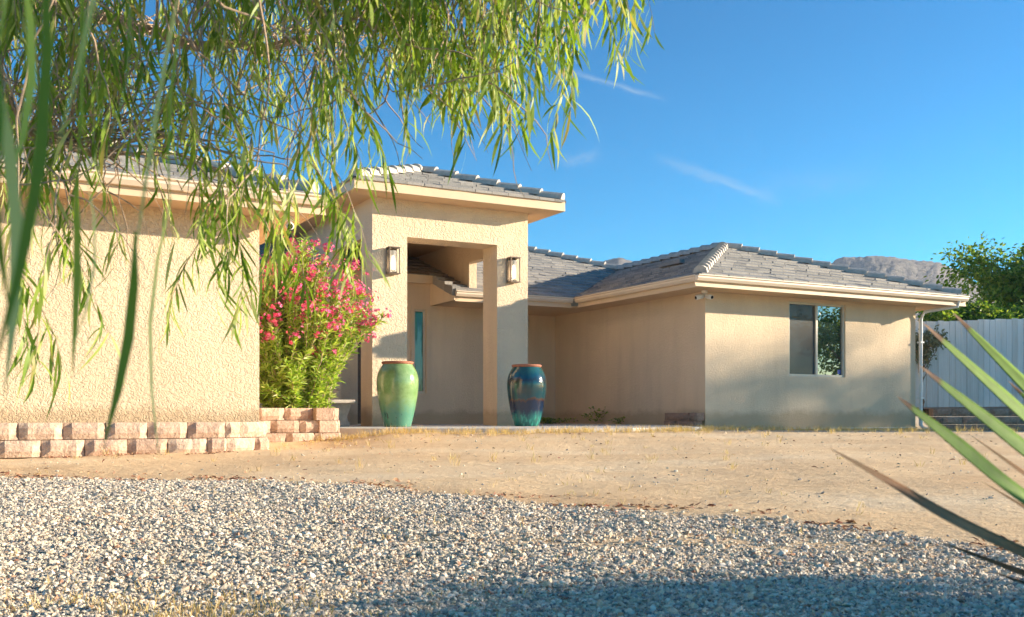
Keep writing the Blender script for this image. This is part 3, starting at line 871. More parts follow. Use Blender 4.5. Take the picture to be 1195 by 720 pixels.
def hill_mat():
    m, nt, p, o = nodes('rocky_hillside'); co = coords(nt)
    a = noise_tex(nt, co, .02, 8, .7); b_ = noise_tex(nt, co, .22, 5, .75)
    c = ramp(nt, a, [(.3, (.19, .18, .175)), (.5, (.26, .24, .225)), (.68, (.33, .295, .26))])
    c = mixc(nt, ramp(nt, b_, [(.50, (0, 0, 0)), (.58, (.85, .85, .85))]), c, (.13, .13, .11))
    v = N(nt, 'ShaderNodeTexVoronoi'); v.inputs['Scale'].default_value = .16; nt.links.new(co, v.inputs['Vector'])
    c = mixc(nt, ramp(nt, v.outputs['Distance'], [(.18, (.5, .5, .5)), (.32, (0, 0, 0))]), c, (.32, .25, .22))
    nt.links.new(c, p.inputs['Base Color']); p.inputs['Roughness'].default_value = 1; p.inputs['Specular IOR Level'].default_value = 0
    nt.links.new(bump(nt, noise_tex(nt, co, .12, 8, .75), 1.0, 5), p.inputs['Normal'])
    return m
M['hill'] = hill_mat()
# skyline heights (u = X/Y of the line of sight, elevation ratio)
HU = [-.35, -.1, .06, .085, .105, .125, .15, .22, .26, .29, .305, .325, .35, .375, .40, .42, .44, .46, .48, .52, .60, .75]
HE = [.05, .07, .120, .156, .162, .155, .12, .11, .125, .142, .151, .1605, .1625, .1620, .158, .157, .150, .137, .122, .10, .06, .03]
V = []; hu = np.arange(-.35, .75, .0022); hv = np.linspace(0, 1, 60)
for j, t in enumerate(hv):
    Y = 430+t*420
    for i, u in enumerate(hu):
        e = np.interp(u, HU, HE); s = math.sin(min(1, t/.62)*math.pi/2)**.9 if t < .62 else 1-(t-.62)*.8
        nz = sum(noise.noise(Vector((u*k*9, t*k*2.2, k)))/k for k in (1, 2, 4, 8, 14, 25))
        z = e*662*s*(Y/ (430+.62*420)) + 4.5*nz*s*(1 if t > .05 else 0) + 1.5*noise.noise(Vector((u*260, t*60, 3)))
        V.append((u*Y, Y, z-1))
nu = len(hu)
F = np.array([(j*nu+i, j*nu+i+1, (j+1)*nu+i+1, (j+1)*nu+i) for j in range(len(hv)-1) for i in range(nu-1)])
tag(npmesh('hills', np.array(V), F, M['hill'], smooth=True), kind='structure')

# ------------------------------------------------------------------ plants
M['willow_leaf'] = foliage_mat('willow_leaf', [(0, (.12, .22, .02)), (.35, (.23, .35, .04)), (.7, (.41, .52, .10)), (.93, (.66, .68, .32)), (1, (.42, .33, .10))], .5)
M['oleander_leaf'] = foliage_mat('oleander_leaf', [(0, (.20, .34, .03)), (.5, (.38, .52, .07)), (.9, (.58, .66, .20)), (1, (.48, .46, .18))], .42)
M['tree_leaf'] = foliage_mat('tree_leaf', [(0, (.06, .14, .015)), (.5, (.17, .29, .035)), (.9, (.38, .46, .07)), (1, (.40, .42, .09))], .45)
M['dark_leaf'] = foliage_mat('dark_leaf', [(0, (.03, .07, .015)), (1, (.09, .15, .03))], .3)
M['petal'] = foliage_mat('oleander_petal', [(0, (.72, .04, .18)), (.6, (.88, .11, .32)), (1, (.92, .34, .52))], .35)
M['dry'] = foliage_mat('dry_grass', [(0, (.50, .33, .13)), (.5, (.66, .48, .22)), (1, (.78, .62, .36))], .3, .7)
M['dryweed'] = foliage_mat('dry_litter', [(0, (.20, .07, .045)), (.5, (.34, .15, .09)), (1, (.45, .28, .16))], .1, .8)

def pxp(x, y, d):    # a photograph point at depth d, in metres
    return Vector(((x-597.5)/1180*d, d, (484-y)/1180*d+EYE))

# --- the weeping tree: trunk stands left of the view, limbs arch across it
TREE = empty('weeping_tree', (-3.9, 3.7, ground(-3.9, 3.7)))
TO = TREE.location
tag(TREE, 'weeping tree with long narrow green leaves hanging across the upper left foreground', 'tree')
def tb(mb, name, mat, smooth=True): return mb.build(name, mat, TREE, smooth=smooth, shift=tuple(TO))
def curve(pts, n=10, jit=.0):
    pts = [Vector(p) for p in pts]; out = []
    for i in range(len(pts)-1):
        p0 = pts[max(i-1, 0)]; p1 = pts[i]; p2 = pts[i+1]; p3 = pts[min(i+2, len(pts)-1)]
        for k in range(n):
            t = k/n
            q = .5*((2*p1)+(-p0+p2)*t+(2*p0-5*p1+4*p2-p3)*t*t+(-p0+3*p1-3*p2+p3)*t**3)
            out.append(q + Vector([random.gauss(0, jit) for _ in range(3)]))
    out.append(pts[-1]); return out
mb = MB(); tp = curve([(-3.9, 3.7, -.55), (-3.95, 3.7, .3), (-3.75, 3.65, 1.0), (-3.5, 3.6, 1.7)], 8, .01)
mb.tube(tp, list(np.linspace(.17, .11, len(tp))), 12); tb(mb, 'trunk', M['bark'])
LIMBS = [
    [(-3.5, 3.6, 1.7), (-2.7, 3.5, 1.95), (-1.7, 3.5, 1.85), (-.8, 3.4, 1.78), (0, 3.3, 1.70), (.35, 3.25, 1.55)],
    [(-3.6, 3.65, 1.4), (-2.9, 4.0, 1.75), (-2.0, 4.3, 1.9), (-1.2, 4.4, 1.78), (-.4, 4.2, 1.82)],
    [(-3.7, 3.6, 1.1), (-3.0, 2.9, 1.35), (-2.1, 2.6, 1.45), (-1.2, 2.4, 1.32), (-.6, 2.5, 1.35)],
    [(-3.3, 3.6, 1.8), (-2.3, 3.9, 2.3), (-1.2, 3.9, 2.35), (-.1, 3.8, 2.15), (.3, 3.7, 1.9)],
    [(-3.7, 3.6, 1.0), (-2.8, 3.4, 1.2), (-2.0, 3.3, 1.15), (-1.6, 3.35, 1.12), (-1.3, 3.3, 1.02)],
    [(-3.6, 3.5, 1.3), (-2.4, 2.3, 1.5), (-1.3, 1.5, 1.2), (-.75, 1.0, .95), (-.45, .85, .75)],
]
lp = []
mb = MB()
for L_ in LIMBS:
    c = curve(L_, 9, .012); mb.tube(c, list(np.linspace(.055, .008, len(c))), 8)
    lp += [(p, i/len(c)) for i, p in enumerate(c)]
tb(mb, 'branches', M['bark'])
LPV = np.array([tuple(p) for p, _ in lp])
twigs = MB(); LP_, LD_, LL_, LWd_ = [], [], [], []
def hang(tip_top, length, n_leaf, leafL=.092, leafW=.0090, curl=.12):
    """a drooping twig that starts near tip_top and hangs down, leaves all along"""
    p = Vector(tip_top); d = Vector((random.gauss(0, .35), random.gauss(0, .35), -.7)).normalized()
    pts = [p.copy()]; st = length/7
    for k in range(7):
        d = (d + Vector((random.gauss(0, curl), random.gauss(0, curl), -.14))).normalized()
        p = p + d*st; pts.append(p.copy())
    twigs.tube(pts, list(np.linspace(.0022, .0007, 8)), 4)
    for k in range(n_leaf):
        t = (k+random.random())/n_leaf*7; i = min(6, int(t)); q = pts[i].lerp(pts[i+1], t-i)
        dd = Vector((random.gauss(0, .42), random.gauss(0, .42), -1.0)).normalized()
        LP_.append(q); LD_.append(dd); LL_.append(leafL*random.uniform(.6, 1.35)); LWd_.append(leafW*random.uniform(.7, 1.35))
    return pts
def connect(p, mx=9e9, r=.0036):
    i = int(random.choice(list(np.argsort(((LPV-np.array(tuple(p)))**2).sum(1))[:9]))); q = lp[i][0]
    if (q-p).length > mx: return
    m_ = q.lerp(p, .5) + Vector((random.gauss(0, .05), random.gauss(0, .05), abs(random.gauss(.06, .05))))
    c = curve([q, m_, p], 5, .006); twigs.tube(c, list(np.linspace(r, min(r, .0022), len(c))), 5)
# canopy outline in view angles: (x, lower edge y) at photograph scale, only used to choose where real twigs hang in space
UX = [-120, 0, 60, 130, 200, 260, 300, 350, 400, 425, 450, 520, 560, 600, 640, 680, 700, 735]
UY = [330, 290, 255, 222, 222, 240, 238, 262, 212, 168, 158, 165, 172, 140, 160, 150, 92, 48]
cnt = 0
while cnt < 760:
    x = random.uniform(-160, 712); yl = np.interp(x, UX, UY)
    y = yl - abs(random.random())**.9*(yl+95)
    nz = noise.noise(Vector((x*.011, y*.013, 4.2)))
    if nz < -.06 and random.random() < .85: continue
    if x > 430 and y < yl-60 and random.random() < .12: continue
    d = random.uniform(2.7, 4.5) if x < 380 else random.uniform(2.8, 3.9)
    ln = random.uniform(.16, .42)
    lnp = (ln*.85+.10)*1180/d
    top = pxp(x, y-lnp, d)
    pts = hang(top, ln, int(ln*56))
    connect(top); cnt += 1
# separate hanging sprays (x, tip y, depth, length, leaves)
for (x, y, d, ln, k) in [(20, 440, 2.6, .40, 22), (45, 425, 2.8, .42, 22), (60, 455, 2.7, .38, 14), (10, 465, 2.7, .35, 12), (35, 350, 3.0, .4, 22), (75, 300, 3.1, .35, 18),
                         (95, 330, 3.2, .40, 16), (115, 320, 3.2, .3, 12), (70, 240, 3.0, .3, 18),
                         (255, 330, 3.3, .42, 26), (270, 385, 3.3, .50, 30), (262, 400, 3.2, .45, 24), (285, 350, 3.4, .45, 26), (300, 330, 3.4, .42, 24), (245, 300, 3.3, .35, 20), (320, 320, 3.5, .40, 22), (278, 310, 3.2, .35, 22), (295, 290, 3.2, .35, 22),
                         (180, 300, 3.1, .25, 10), (335, 350, 3.3, .42, 16), (350, 365, 3.2, .42, 16), (362, 340, 3.4, .42, 18), (375, 335, 3.3, .42, 16), (345, 300, 3.4, .4, 20), (385, 345, 3.3, .36, 14), (404, 262, 3.4, .3, 14), (420, 215, 3.4, .3, 18),
                         (480, 180, 3.3, .3, 14), (535, 185, 3.2, .3, 14), (572, 185, 3.2, .3, 16), (625, 175, 3.1, .3, 14), (655, 172, 3.1, .3, 16), (672, 150, 3.1, .3, 16), (720, 60, 3.3, .25, 12), (700, 80, 3.3, .28, 14), (545, 170, 3.0, .25, 12), (600, 160, 3.2, .25, 12), (440, 170, 3.2, .3, 16)]:
    lnp = (ln*.85+.08)*1180/d
    top = pxp(x, y-lnp, d); hang(top, ln, int(k*1.25), leafL=.115); connect(top)
# a few leaves that hang close to the lens
for (x0, y0, x1, y1, d, w) in [(2, -60, 12, 330, .62, .011), (52, -80, -12, 400, .58, .009), (26, -40, 8, 200, .75, .010), (-10, 60, 5, 430, .70, .010),
                               (100, 200, 80, 400, .95, .008), (158, 270, 120, 500, .85, .010), (200, 230, 186, 510, 1.05, .005), (62, 150, 26, 330, .66, .010), (115, 205, 105, 440, 1.1, .006), (-30, -50, -20, 300, .6, .014), (88, 195, 84, 420, .95, .007)]:
    p0, p1 = pxp(x0, y0, d), pxp(x1, y1, d)
    LP_.append(p0); LD_.append((p1-p0).normalized()); LL_.append((p1-p0).length); LWd_.append(w)
    if y0 > 0:     # the leaf above it on the same shoot
        q = p0 + (p0-p1).normalized()*.22 + Vector((random.uniform(-.01, .01), .02, 0))
        LP_.append(q); LD_.append((p0-q).normalized()); LL_.append((p0-q).length*1.04); LWd_.append(.0035)
        p0 = q
    twigs.tube([p0, p0+Vector((0, .02, .1))], .0007, 4); connect(p0+Vector((0, .02, .1)), r=.0012)
# bare reddish twigs in the crown
for _ in range(130):
    x = random.uniform(-20, 600); y = random.uniform(-20, 110 if x > 300 else 230); d = random.uniform(2.9, 4.3)
    p = pxp(x, y, d); c = [p]; connect(p)
    dr = Vector((random.gauss(.2, .6), random.gauss(0, .3), random.gauss(-.3, .4))).normalized()
    for k in range(7):
        dr = (dr+Vector((random.gauss(0, .25), random.gauss(0, .2), random.gauss(-.05, .22)))).normalized(); c.append(c[-1]+dr*.055)
    twigs.tube(c, list(np.linspace(.0032, .0009, 8)), 4)
tb(twigs, 'twigs', M['twig'], smooth=False)['kind'] = 'stuff'
V, F = leaf_strips(np.array([tuple(p-TO) for p in LP_]), np.array([tuple(p) for p in LD_]), np.array(LL_), np.array(LWd_), droop=.10, widths=(.25, .85, 1.0, .75, .05))
npmesh('foliage', V, F, M['willow_leaf'], TREE, smooth=True)

# --- generic bushy crown
def tree(name, x, y, z0, crown_c, rad, n_leaf, leaf, mat, label, cat, lw=.5, trunk_r=.12, seed=1, n_limb=9, hollow=.35, lob=26, group=None, trunk=True, boxy=False):
    rs = random.Random(seed); r2 = np.random.default_rng(seed)
    root = empty(name, (x, y, z0)); tag(root, label, cat, group)
    cc = Vector(crown_c)-Vector((x, y, z0)); tm = MB()
    lobes = []
    for i in range(lob):
        v = Vector([rs.gauss(0, 1) for _ in range(3)]).normalized(); f = rs.uniform(.45, .98)
        if boxy: v = Vector([rs.uniform(-1, 1) for _ in range(3)]); f = 1.0
        lobes.append(cc + Vector((v.x*rad[0]*f, v.y*rad[1]*f, v.z*rad[2]*f)))
    if trunk:
        p = curve([(0, 0, -.1), (rs.uniform(-.1, .1), rs.uniform(-.1, .1), cc.z*.35), (cc.x*.5, cc.y*.5, cc.z*.65)], 6, .01)
        tm.tube(p, list(np.linspace(trunk_r, trunk_r*.6, len(p))), 10)
        for lb in lobes[:n_limb]:
            s = p[rs.randint(len(p)//3, len(p)-1)]
            c = curve([s, s.lerp(lb, .5)+Vector((rs.gauss(0, .1), rs.gauss(0, .1), rs.uniform(0, .2))), lb], 5, .01)
            tm.tube(c, list(np.linspace(trunk_r*.45, trunk_r*.06, len(c))), 6)
        tm.build('trunk', M['bark'], root, smooth=True)
    P = []; D = []
    per = n_leaf//lob
    for lb in lobes:
        lr = min(rad)*rs.uniform(.28, .52)
        q = r2.normal(size=(per, 3)); q /= np.linalg.norm(q, axis=1, keepdims=True)
        rr = lr*(hollow+(1-hollow)*r2.uniform(0, 1, (per, 1)))
        # sprigs: gather leaves on short random shoots so the outline is ragged
        ns = max(1, per//9); sh = r2.integers(0, ns, per)
        so = r2.normal(size=(ns, 3)); so /= np.linalg.norm(so, axis=1, keepdims=True)
        so *= lr*r2.uniform(.2, 1.35, (ns, 1)); so[:, 2] *= .75
        c = np.array(tuple(lb)) + so[sh] + so[sh]/lr*r2.uniform(-.10, .10, (per, 1)) + r2.normal(size=(per, 3))*leaf*.8
        P.append(c); D.append(q*.7 + so[sh]/lr*.8)
    P = np.concatenate(P); D = np.concatenate(D)
    V, F = leaf_strips(P, D, leaf*r2.uniform(.6, 1.3, len(P)), leaf*lw*r2.uniform(.7, 1.2, len(P)), droop=.2)
    npmesh('crown', V, F, mat, root, smooth=True)
    return root
tree('leafy_tree', 15.0, 28.6, .4, (15.1, 28.6, 3.1), (3.2, 2.0, 1.95), 52000, .13, M['tree_leaf'], 'leafy green tree rising behind the pale board fence', 'tree', seed=4, lob=42)
tree('leafy_tree', 12.0, 25.9, .4, (12.1, 25.9, 2.35), (2.0, 1.0, .75), 20000, .11, M['tree_leaf'], 'low spreading green tree top just over the board fence beside the house eave', 'tree', seed=9, lob=20)
# shade trees to the right of the view (they throw the evening shade on the right wing and stand in its window's reflection)
tree('mesquite_tree', 17.4, 16.9, -.15, (17.4, 16.9, 2.0), (1.9, 1.7, 1.6), 18000, .13, M['tree_leaf'], 'spreading tree standing out of view to the right of the house front', 'tree', seed=12, lob=30)
tree('tall_tree', 51, 22.6, -.3, (51, 22.4, 10.0), (2.6, 2.1, 2.9), 5000, .26, M['tree_leaf'], 'tall sparse tree far out of view to the right, nearer the house front', 'tree', seed=12, lob=34, trunk_r=.3, group='tall trees out of view')
tree('tall_tree', 50, 26.0, -.3, (50, 25.9, 9.6), (2.6, 1.9, 2.4), 4600, .28, M['tree_leaf'], 'tall fuller tree far out of view to the right beyond the fence', 'tree', seed=15, lob=30, trunk_r=.3, group='tall trees out of view')
tree('shade_hedge', 8.0, 1.4, ground(8, 1.4), (8.0, 1.45, .50), (.8, 3.4, .74), 46000, .10, M['dark_leaf'], 'dense evergreen shrub out of view to the right, put there to shade the near gravel', 'shrub', seed=21, lob=90, hollow=.0, boxy=True)  # unseen shadow caster, shaped boxy to shade the foreground gravel
tree('leafy_tree', 9.3, .1, ground(9.3, .1), (9.3, .65, 2.35), (1.2, 1.25, 1.45), 14000, .10, M['dark_leaf'], 'dark green tree added out of view to the right to shade the nearest hanging leaves', 'tree', seed=24, lob=34, hollow=.0)  # unseen sun blocker, added to darken the hanging leaves close to the lens
tree('garden_shrub', 11.75, 21.9, .3, (11.75, 21.9, .58), (.32, .25, .28), 900, .06, M['tree_leaf'], 'small green shrub growing on the terrace against the board fence', 'shrub', seed=31, lob=12, trunk_r=.02)
dry = tree('dry_bush', 9.12, 22.4, .3, (9.14, 22.4, 1.8), (.42, .3, .42), 1600, .08, foliage_mat('grey_leaf', [(0, (.16, .18, .10)), (1, (.30, .31, .19))], .2), 'dry grey-green bush between the house corner and the board fence', 'shrub', seed=33, lob=12, trunk_r=.03)

# --- oleander
OX = W(4.0, 13.75); OZ = BZ+.43
ole = empty('oleander_shrub', (OX.x, OX.y, OZ)); tag(ole, 'large oleander shrub covered in pink flowers in the block planter', 'shrub')
stems = MB(); P, D = [], []; tips = []
for i in range(300):
    az = random.uniform(0, 2*math.pi); sp = random.random()**.6
    tx = .10+1.15*sp*math.cos(az); ty = .75*sp*math.sin(az)
    top = 2.38*(1-.42*sp*sp) * random.uniform(.20, 1.04)
    if tx < -.3: tx = tx*.8
    if tx > 0 and top < 1.25: tx *= .22+.62*(top/1.25)**1.5
    p0 = Vector((tx*.35, ty*.35, 0)); p3 = Vector((tx, ty, top))
    p1 = Vector((tx*.55+random.gauss(0, .06), ty*.6, top*.45)); 
    c = curve([p0, p1, p3], 7, .006); stems.tube(c, list(np.linspace(.011, .003, len(c))), 5)
    tips.append((c[-1], (c[-1]-c[-3]).normalized(), sp, tx))
    for k in range(125):
        t = random.uniform(.04, 1.0)**.95; j = min(len(c)-2, int(t*(len(c)-1))); q = c[j].lerp(c[j+1], random.random())
        dd = (c[j+1]-c[j]).normalized()*.6 + Vector((random.gauss(0, .6), random.gauss(0, .6), random.gauss(.25, .4)))
        P.append(tuple(q)); D.append(tuple(dd))
stems.build('stems', M['twig'], ole)['kind'] = 'stuff'
P, D = np.array(P), np.array(D)
V, F = leaf_strips(P, D, rng.uniform(.08, .17, len(P)), rng.uniform(.016, .029, len(P)), droop=.25)
npmesh('foliage', V, F, M['oleander_leaf'], ole, smooth=True)
# blossoms: five-petalled flowers in clusters at the shoot tips
FV, FF = [], []
def flower(c, nrm, r):
    nrm = Vector(nrm).normalized(); x = nrm.orthogonal().normalized(); y = nrm.cross(x); a0 = random.random()*6
    for k in range(5):
        a = a0+k*2*math.pi/5
        e = x*math.cos(a)+y*math.sin(a); s = nrm.cross(e)
        n = len(FV)
        FV.extend([tuple(c), tuple(c+e*r*.6+s*r*.38+nrm*r*.22), tuple(c+e*r+nrm*r*.15), tuple(c+e*r*.6-s*r*.38+nrm*r*.22)])
        FF.append((n, n+1, n+2, n+3))
for (p, d, sp, tx) in tips:
    if p.z < .95 and random.random() < .85: continue
    if random.random() < .25: continue
    for _ in range(random.randint(8, 16)):
        o_ = Vector([random.gauss(0, .045) for _ in range(3)])
        flower(p+d*.05+o_, o_+d*.03+Vector((0, -.03, .01)), random.uniform(.022, .035))
for _ in range(75):    # flowers on side shoots over the sunny side
    az = random.uniform(-2.6, .5); p = Vector((.05+random.uniform(.75, 1.12)*math.cos(az), .75*math.sin(az), random.uniform(1.05, 2.0)))
    p.x *= 1-.25*(p.z/2.4)**2
    for _ in range(random.randint(4, 9)):
        o_ = Vector([random.gauss(0, .04) for _ in range(3)]); flower(p+o_, o_+Vector((.01, -.04, .01)), random.uniform(.018, .028))
fo = npmesh('blossoms', np.array(FV), np.array(FF), M['petal'], ole); fo['kind'] = 'stuff'

# --- yucca at the right edge
def yucca_mat(dead=False):
    m, nt, p, o = nodes('yucca_blade_dead' if dead else 'yucca_blade'); 
    uv = N(nt, 'ShaderNodeAttribute'); uv.attribute_name = 'along'
    co = coords(nt); nn = noise_tex(nt, co, 14, 5, .7)
    t = fval(nt, 'ADD', uv.outputs['Fac'], fval(nt, 'MULTIPLY', fval(nt, 'SUBTRACT', nn, .5), .03))
    if dead: c = ramp(nt, t, [(0, (.36, .18, .09)), (.35, (.27, .14, .06)), (.5, (.44, .24, .12)), (.7, (.30, .15, .075)), (.85, (.14, .09, .045)), (1, (.20, .13, .08))])
    else: c = ramp(nt, t, [(0, (.16, .27, .04)), (.6, (.12, .225, .025)), (.90, (.11, .19, .025)), (.915, (.09, .045, .022)), (.95, (.18, .105, .06)), (1, (.26, .18, .12))])
    f = noise_tex(nt, co, 60, 3); c = mixc(nt, .35, c, ramp(nt, f, [(.3, (.3, .3, .3)), (.7, (.7, .7, .7))]), 'OVERLAY')
    nt.links.new(c, p.inputs['Base Color']); p.inputs['Roughness'].default_value = .6; p.inputs['Specular IOR Level'].default_value = .12
    nt.links.new(bump(nt, noise_tex(nt, co, 90, 3), .15, .002), p.inputs['Normal'])
    return m
M['yucca'] = yucca_mat(); M['yucca_dead'] = yucca_mat(True)
YC = Vector((1.38, 1.72, -.28))
yr = empty('yucca_plant', (1.38, 1.72, ground(1.38, 1.72))); tag(yr, 'yucca with stiff pointed green blades and brown tips at the right edge', 'yucca')
def blade(tip, via=None, w=.042, dead=False, thick=.007, base=None, face=(.15, -.75, .65)):
    face = Vector(face)
    tip = Vector(tip); base = YC + (tip-YC).normalized()*.03 if base is None else Vector(base)
    mid = base.lerp(tip, .55) if via is None else Vector(via)
    c = curve([base, base.lerp(mid, .5), mid, mid.lerp(tip, .6), tip], 8); n = len(c)
    mb = MB(); al = []
    fan = (YC-Vector((0, 0, .3)))
    for i, p in enumerate(c):
        t = i/(n-1); d = (c[min(i+1, n-1)]-c[max(i-1, 0)]).normalized()
        side = d.cross(face).normalized(); nrm = side.cross(d).normalized()
        ww = w*(.55+.75*t-.0*t)*(1-t)**.55*1.35 if t > .02 else w*.8
        ww = max(.0009, .88*w*min(1, .7+t)*min(1.0, (1-t)*(2.3 if dead else 3.6))**.8)
        th = thick*(1-t*.75)*min(1, (1-t)*3+.05)
        for (u, v) in ((-1, .55), (-.55, .05), (0, -.15), (.55, .05), (1, .55), (.5, -.75), (0, -1.0), (-.5, -.75)):
            mb.v.append(tuple(p + side*(u*ww*.5) + nrm*(v*th) - yr.location)); al.append(t)
    for i in range(n-1):
        for k in range(8):
            j = (k+1) % 8; mb.f.append((i*8+k, i*8+j, (i+1)*8+j, (i+1)*8+k))
    o = mb.build('dead_leaf' if dead else 'leaf', M['yucca_dead' if dead else 'yucca'], yr, smooth=True)
    a = o.data.attributes.new('along', 'FLOAT', 'POINT'); a.data.foreach_set('value', al)
    return o
blade(pxp(1076, 376, 1.62), w=.040); blade(pxp(1112, 365, 1.85), w=.042)
blade(pxp(1072, 426, 1.50), w=.046); blade(pxp(1046, 462, 1.45), pxp(1210, 592, 1.52), w=.040)
blade(pxp(968, 523, 1.42), pxp(1135, 618, 1.50), w=.027, dead=True)
blade(pxp(1133, 508, 1.78), w=.022, dead=True); blade(pxp(1146, 562, 1.75), w=.018, dead=True)
blade(pxp(1096, 632, 1.50), w=.022, dead=True); blade(pxp(1160, 668, 1.6), w=.02, dead=True); blade(pxp(1150, 545, 1.95), w=.026); blade(pxp(1176, 444, 2.0), w=.030)
for i in range(34):
    az = random.uniform(-1.75, 1.75); el = random.uniform(-.25, 1.25); L_ = random.uniform(.55, .8)
    t = YC + Vector((math.cos(az)*math.cos(el), math.sin(az)*math.cos(el), math.sin(el)))*L_
    if t.x < .60*t.y+.05: continue
    if t.x/max(.1, t.y) < .56: continue
    blade(t, w=.045, dead=el < 0, face=(0, 0, 1) if el < 1.0 else (1, 0, 0))
mb = MB(); mb.tube([(0, 0, -.05), (0, 0, .1), (0, 0, .24)], [.07, .065, .05], 12); mb.build('trunk', M['bark'], yr, smooth=True)

# --- weeds at the porch wall
def weed(x, y, n, h, label, leaf=.05, spread=.12, name='weed'):
    root = empty(name, (x, y, 0)); tag(root, label, 'weed')
    st = MB(); P, D = [], []
    for i in range(n):
        tx, ty = random.gauss(0, spread), random.gauss(0, spread*.5); hh = h*random.uniform(.5, 1)
        c = curve([(tx*.2, ty*.2, 0), (tx*.6, ty*.6, hh*.6), (tx, ty, hh)], 4, .003); st.tube(c, .0022, 4)
        for k in range(14):
            q = c[random.randint(2, len(c)-1)]; P.append(tuple(q)); D.append((random.gauss(0, 1), random.gauss(0, 1), random.gauss(.3, .5)))
    st.build('stems', M['twig'], root)['kind'] = 'stuff'
    V, F = leaf_strips(np.array(P), np.array(D), rng.uniform(.6, 1.3, len(P))*leaf, rng.uniform(.6, 1.3, len(P))*leaf*.5, droop=.2)
    npmesh('leaves', V, F, M['tree_leaf'], root)['kind'] = 'stuff'
p = W(10.3, 17.6); weed(p.x, p.y, 40, .13, 'low dark green weed patch on the patio just right of the blue urn', spread=.28)
p = W(11.05, 17.0); weed(p.x, p.y, 10, .36, 'thin upright weed against the side wall of the right wing', spread=.16)
p = W(11.08, 16.2); weed(p.x, p.y, 5, .16, 'tiny sprig at the foot of the side wall nearer the wing corner', spread=.1)

# --- dry grass and litter
def tufts(name, pts, h, blades, mat=None):
    P, D, L_ = [], [], []
    for (x, y) in pts:
        z = ground(x, y); hh = h*random.uniform(.5, 1.4)
        for k in range(blades):
            P.append((x+random.gauss(0, .02), y+random.gauss(0, .02), z-.004)); D.append((random.gauss(0, .33), random.gauss(0, .33), 1)); L_.append(hh*random.uniform(.4, 1.1))
    V, F = leaf_strips(np.array(P), np.array(D), np.array(L_), rng.uniform(.0022, .005, len(P)), droop=.15)
    return tag(npmesh(name, V, F, mat or M['dry']), kind='stuff')
pts = []
for _ in range(950):   # along the patio edge and the footing of the right wing
    x = random.uniform(-2.6, 9.0)
    if x < 3: y = np.interp(x, [-2.6, -1.6, .2, 1.7, 3], [13.6, 13.45, 13.4, 14.0, 15.3]) - abs(random.gauss(0, .35))
    else: y = 13.82*CT + (x+13.82*ST)/CT*ST - .15 - abs(random.gauss(0, .35))
    pts.append((x, y))
for _ in range(170): pts.append((random.uniform(2.2, 8.5), random.uniform(12.8, 16.5)))
for _ in range(90): pts.append((random.uniform(-4, 6), random.uniform(8, 13.5)))
pts = [(x, y) for x, y in pts if not ((-x*ST+y*CT) > 13.75 and (x*CT+y*ST) > 11.1)]
tufts('dry_grass', pts, .11, 12)
pts = []
for _ in range(900):
    x = random.gauss(-1.35, .45); y = random.gauss(3.15, .22)
    if noise.noise(Vector((x*3, y*3, 7))) > -.15: pts.append((x, y))
tufts('dry_grass', pts, .048, 4)
pts = [(random.uniform(-3.8, 2.0), random.uniform(3, 8)) for _ in range(120)]
tufts('dry_grass', pts, .05, 5)
P = []; 
for _ in range(900):    # fallen leaf litter at the foot of the planter walls
    if random.random() < .75: q = LW(random.uniform(-2.5, 2.4), 10.40-abs(random.gauss(0, .07)))
    else: q = W(random.uniform(3.0, 4.6), 12.95-abs(random.gauss(0, .07)))
    if noise.noise(Vector((q.x*2.2, q.y*2, 0))) < .0: continue
    P.append((q.x, q.y, ground(q.x, q.y)+.008))
for _ in range(260):
    x, y = random.uniform(-4, 6), random.uniform(7.5, 13); P.append((x, y, ground(x, y)+.004))
for _ in range(1500):
    x = random.uniform(-4, 3); y = border(x)+abs(random.gauss(.05, .25)); 
    if noise.noise(Vector((x*1.6, y*4, 3))) < .12: continue
    P.append((x, y, ground(x, y)+.005))
P = np.array(P); D = rng.normal(size=P.shape); D[:, 2] = np.abs(D[:, 2])*.3
V, F = leaf_strips(P, D, rng.uniform(.02, .06, len(P)), rng.uniform(.006, .016, len(P)), droop=.3)
tag(npmesh('leaf_litter', V, F, M['dryweed']), kind='stuff')

# ------------------------------------------------------------------ light, sky, camera
if HAZE:
    mb = MB(); mb.box(-420, 900, -120, 1100, -6, 128)
    hm = bpy.data.materials.new('air'); hm.use_nodes = True; hn = hm.node_tree
    hn.nodes.remove(hn.nodes['Principled BSDF'])
    pv = hn.nodes.new('ShaderNodeVolumePrincipled'); pv.inputs['Color'].default_value = (.72, .82, 1.0, 1); pv.inputs['Density'].default_value = HAZE
    pv.inputs['Anisotropy'].default_value = .2
    hn.links.new(pv.outputs[0], hn.nodes['Material Output'].inputs['Volume'])
    tag(mb.build('haze', hm), kind='stuff')

SUN = Vector((2.499, .210, .58)).normalized()
el = math.asin(SUN.z); azr = math.pi/2 - math.atan2(SUN.y, SUN.x)
w = bpy.data.worlds.new('World'); SC.world = w; w.use_nodes = True
nt = w.node_tree; bg = nt.nodes['Background']
sky = N(nt, 'ShaderNodeTexSky'); sky.sky_type = 'NISHITA'; sky.sun_disc = False
sky.sun_elevation = el; sky.sun_rotation = azr; sky.altitude = 900; sky.air_density = 1.0; sky.dust_density = .3; sky.ozone_density = 3.0
hsv = N(nt, 'ShaderNodeHueSaturation'); hsv.inputs['Saturation'].default_value = 1.52; hsv.inputs['Hue'].default_value = .489
gm = N(nt, 'ShaderNodeGamma'); gm.inputs[1].default_value = 1.38; nt.links.new(sky.outputs[0], gm.inputs[0])
nt.links.new(gm.outputs[0], hsv.inputs['Color'])
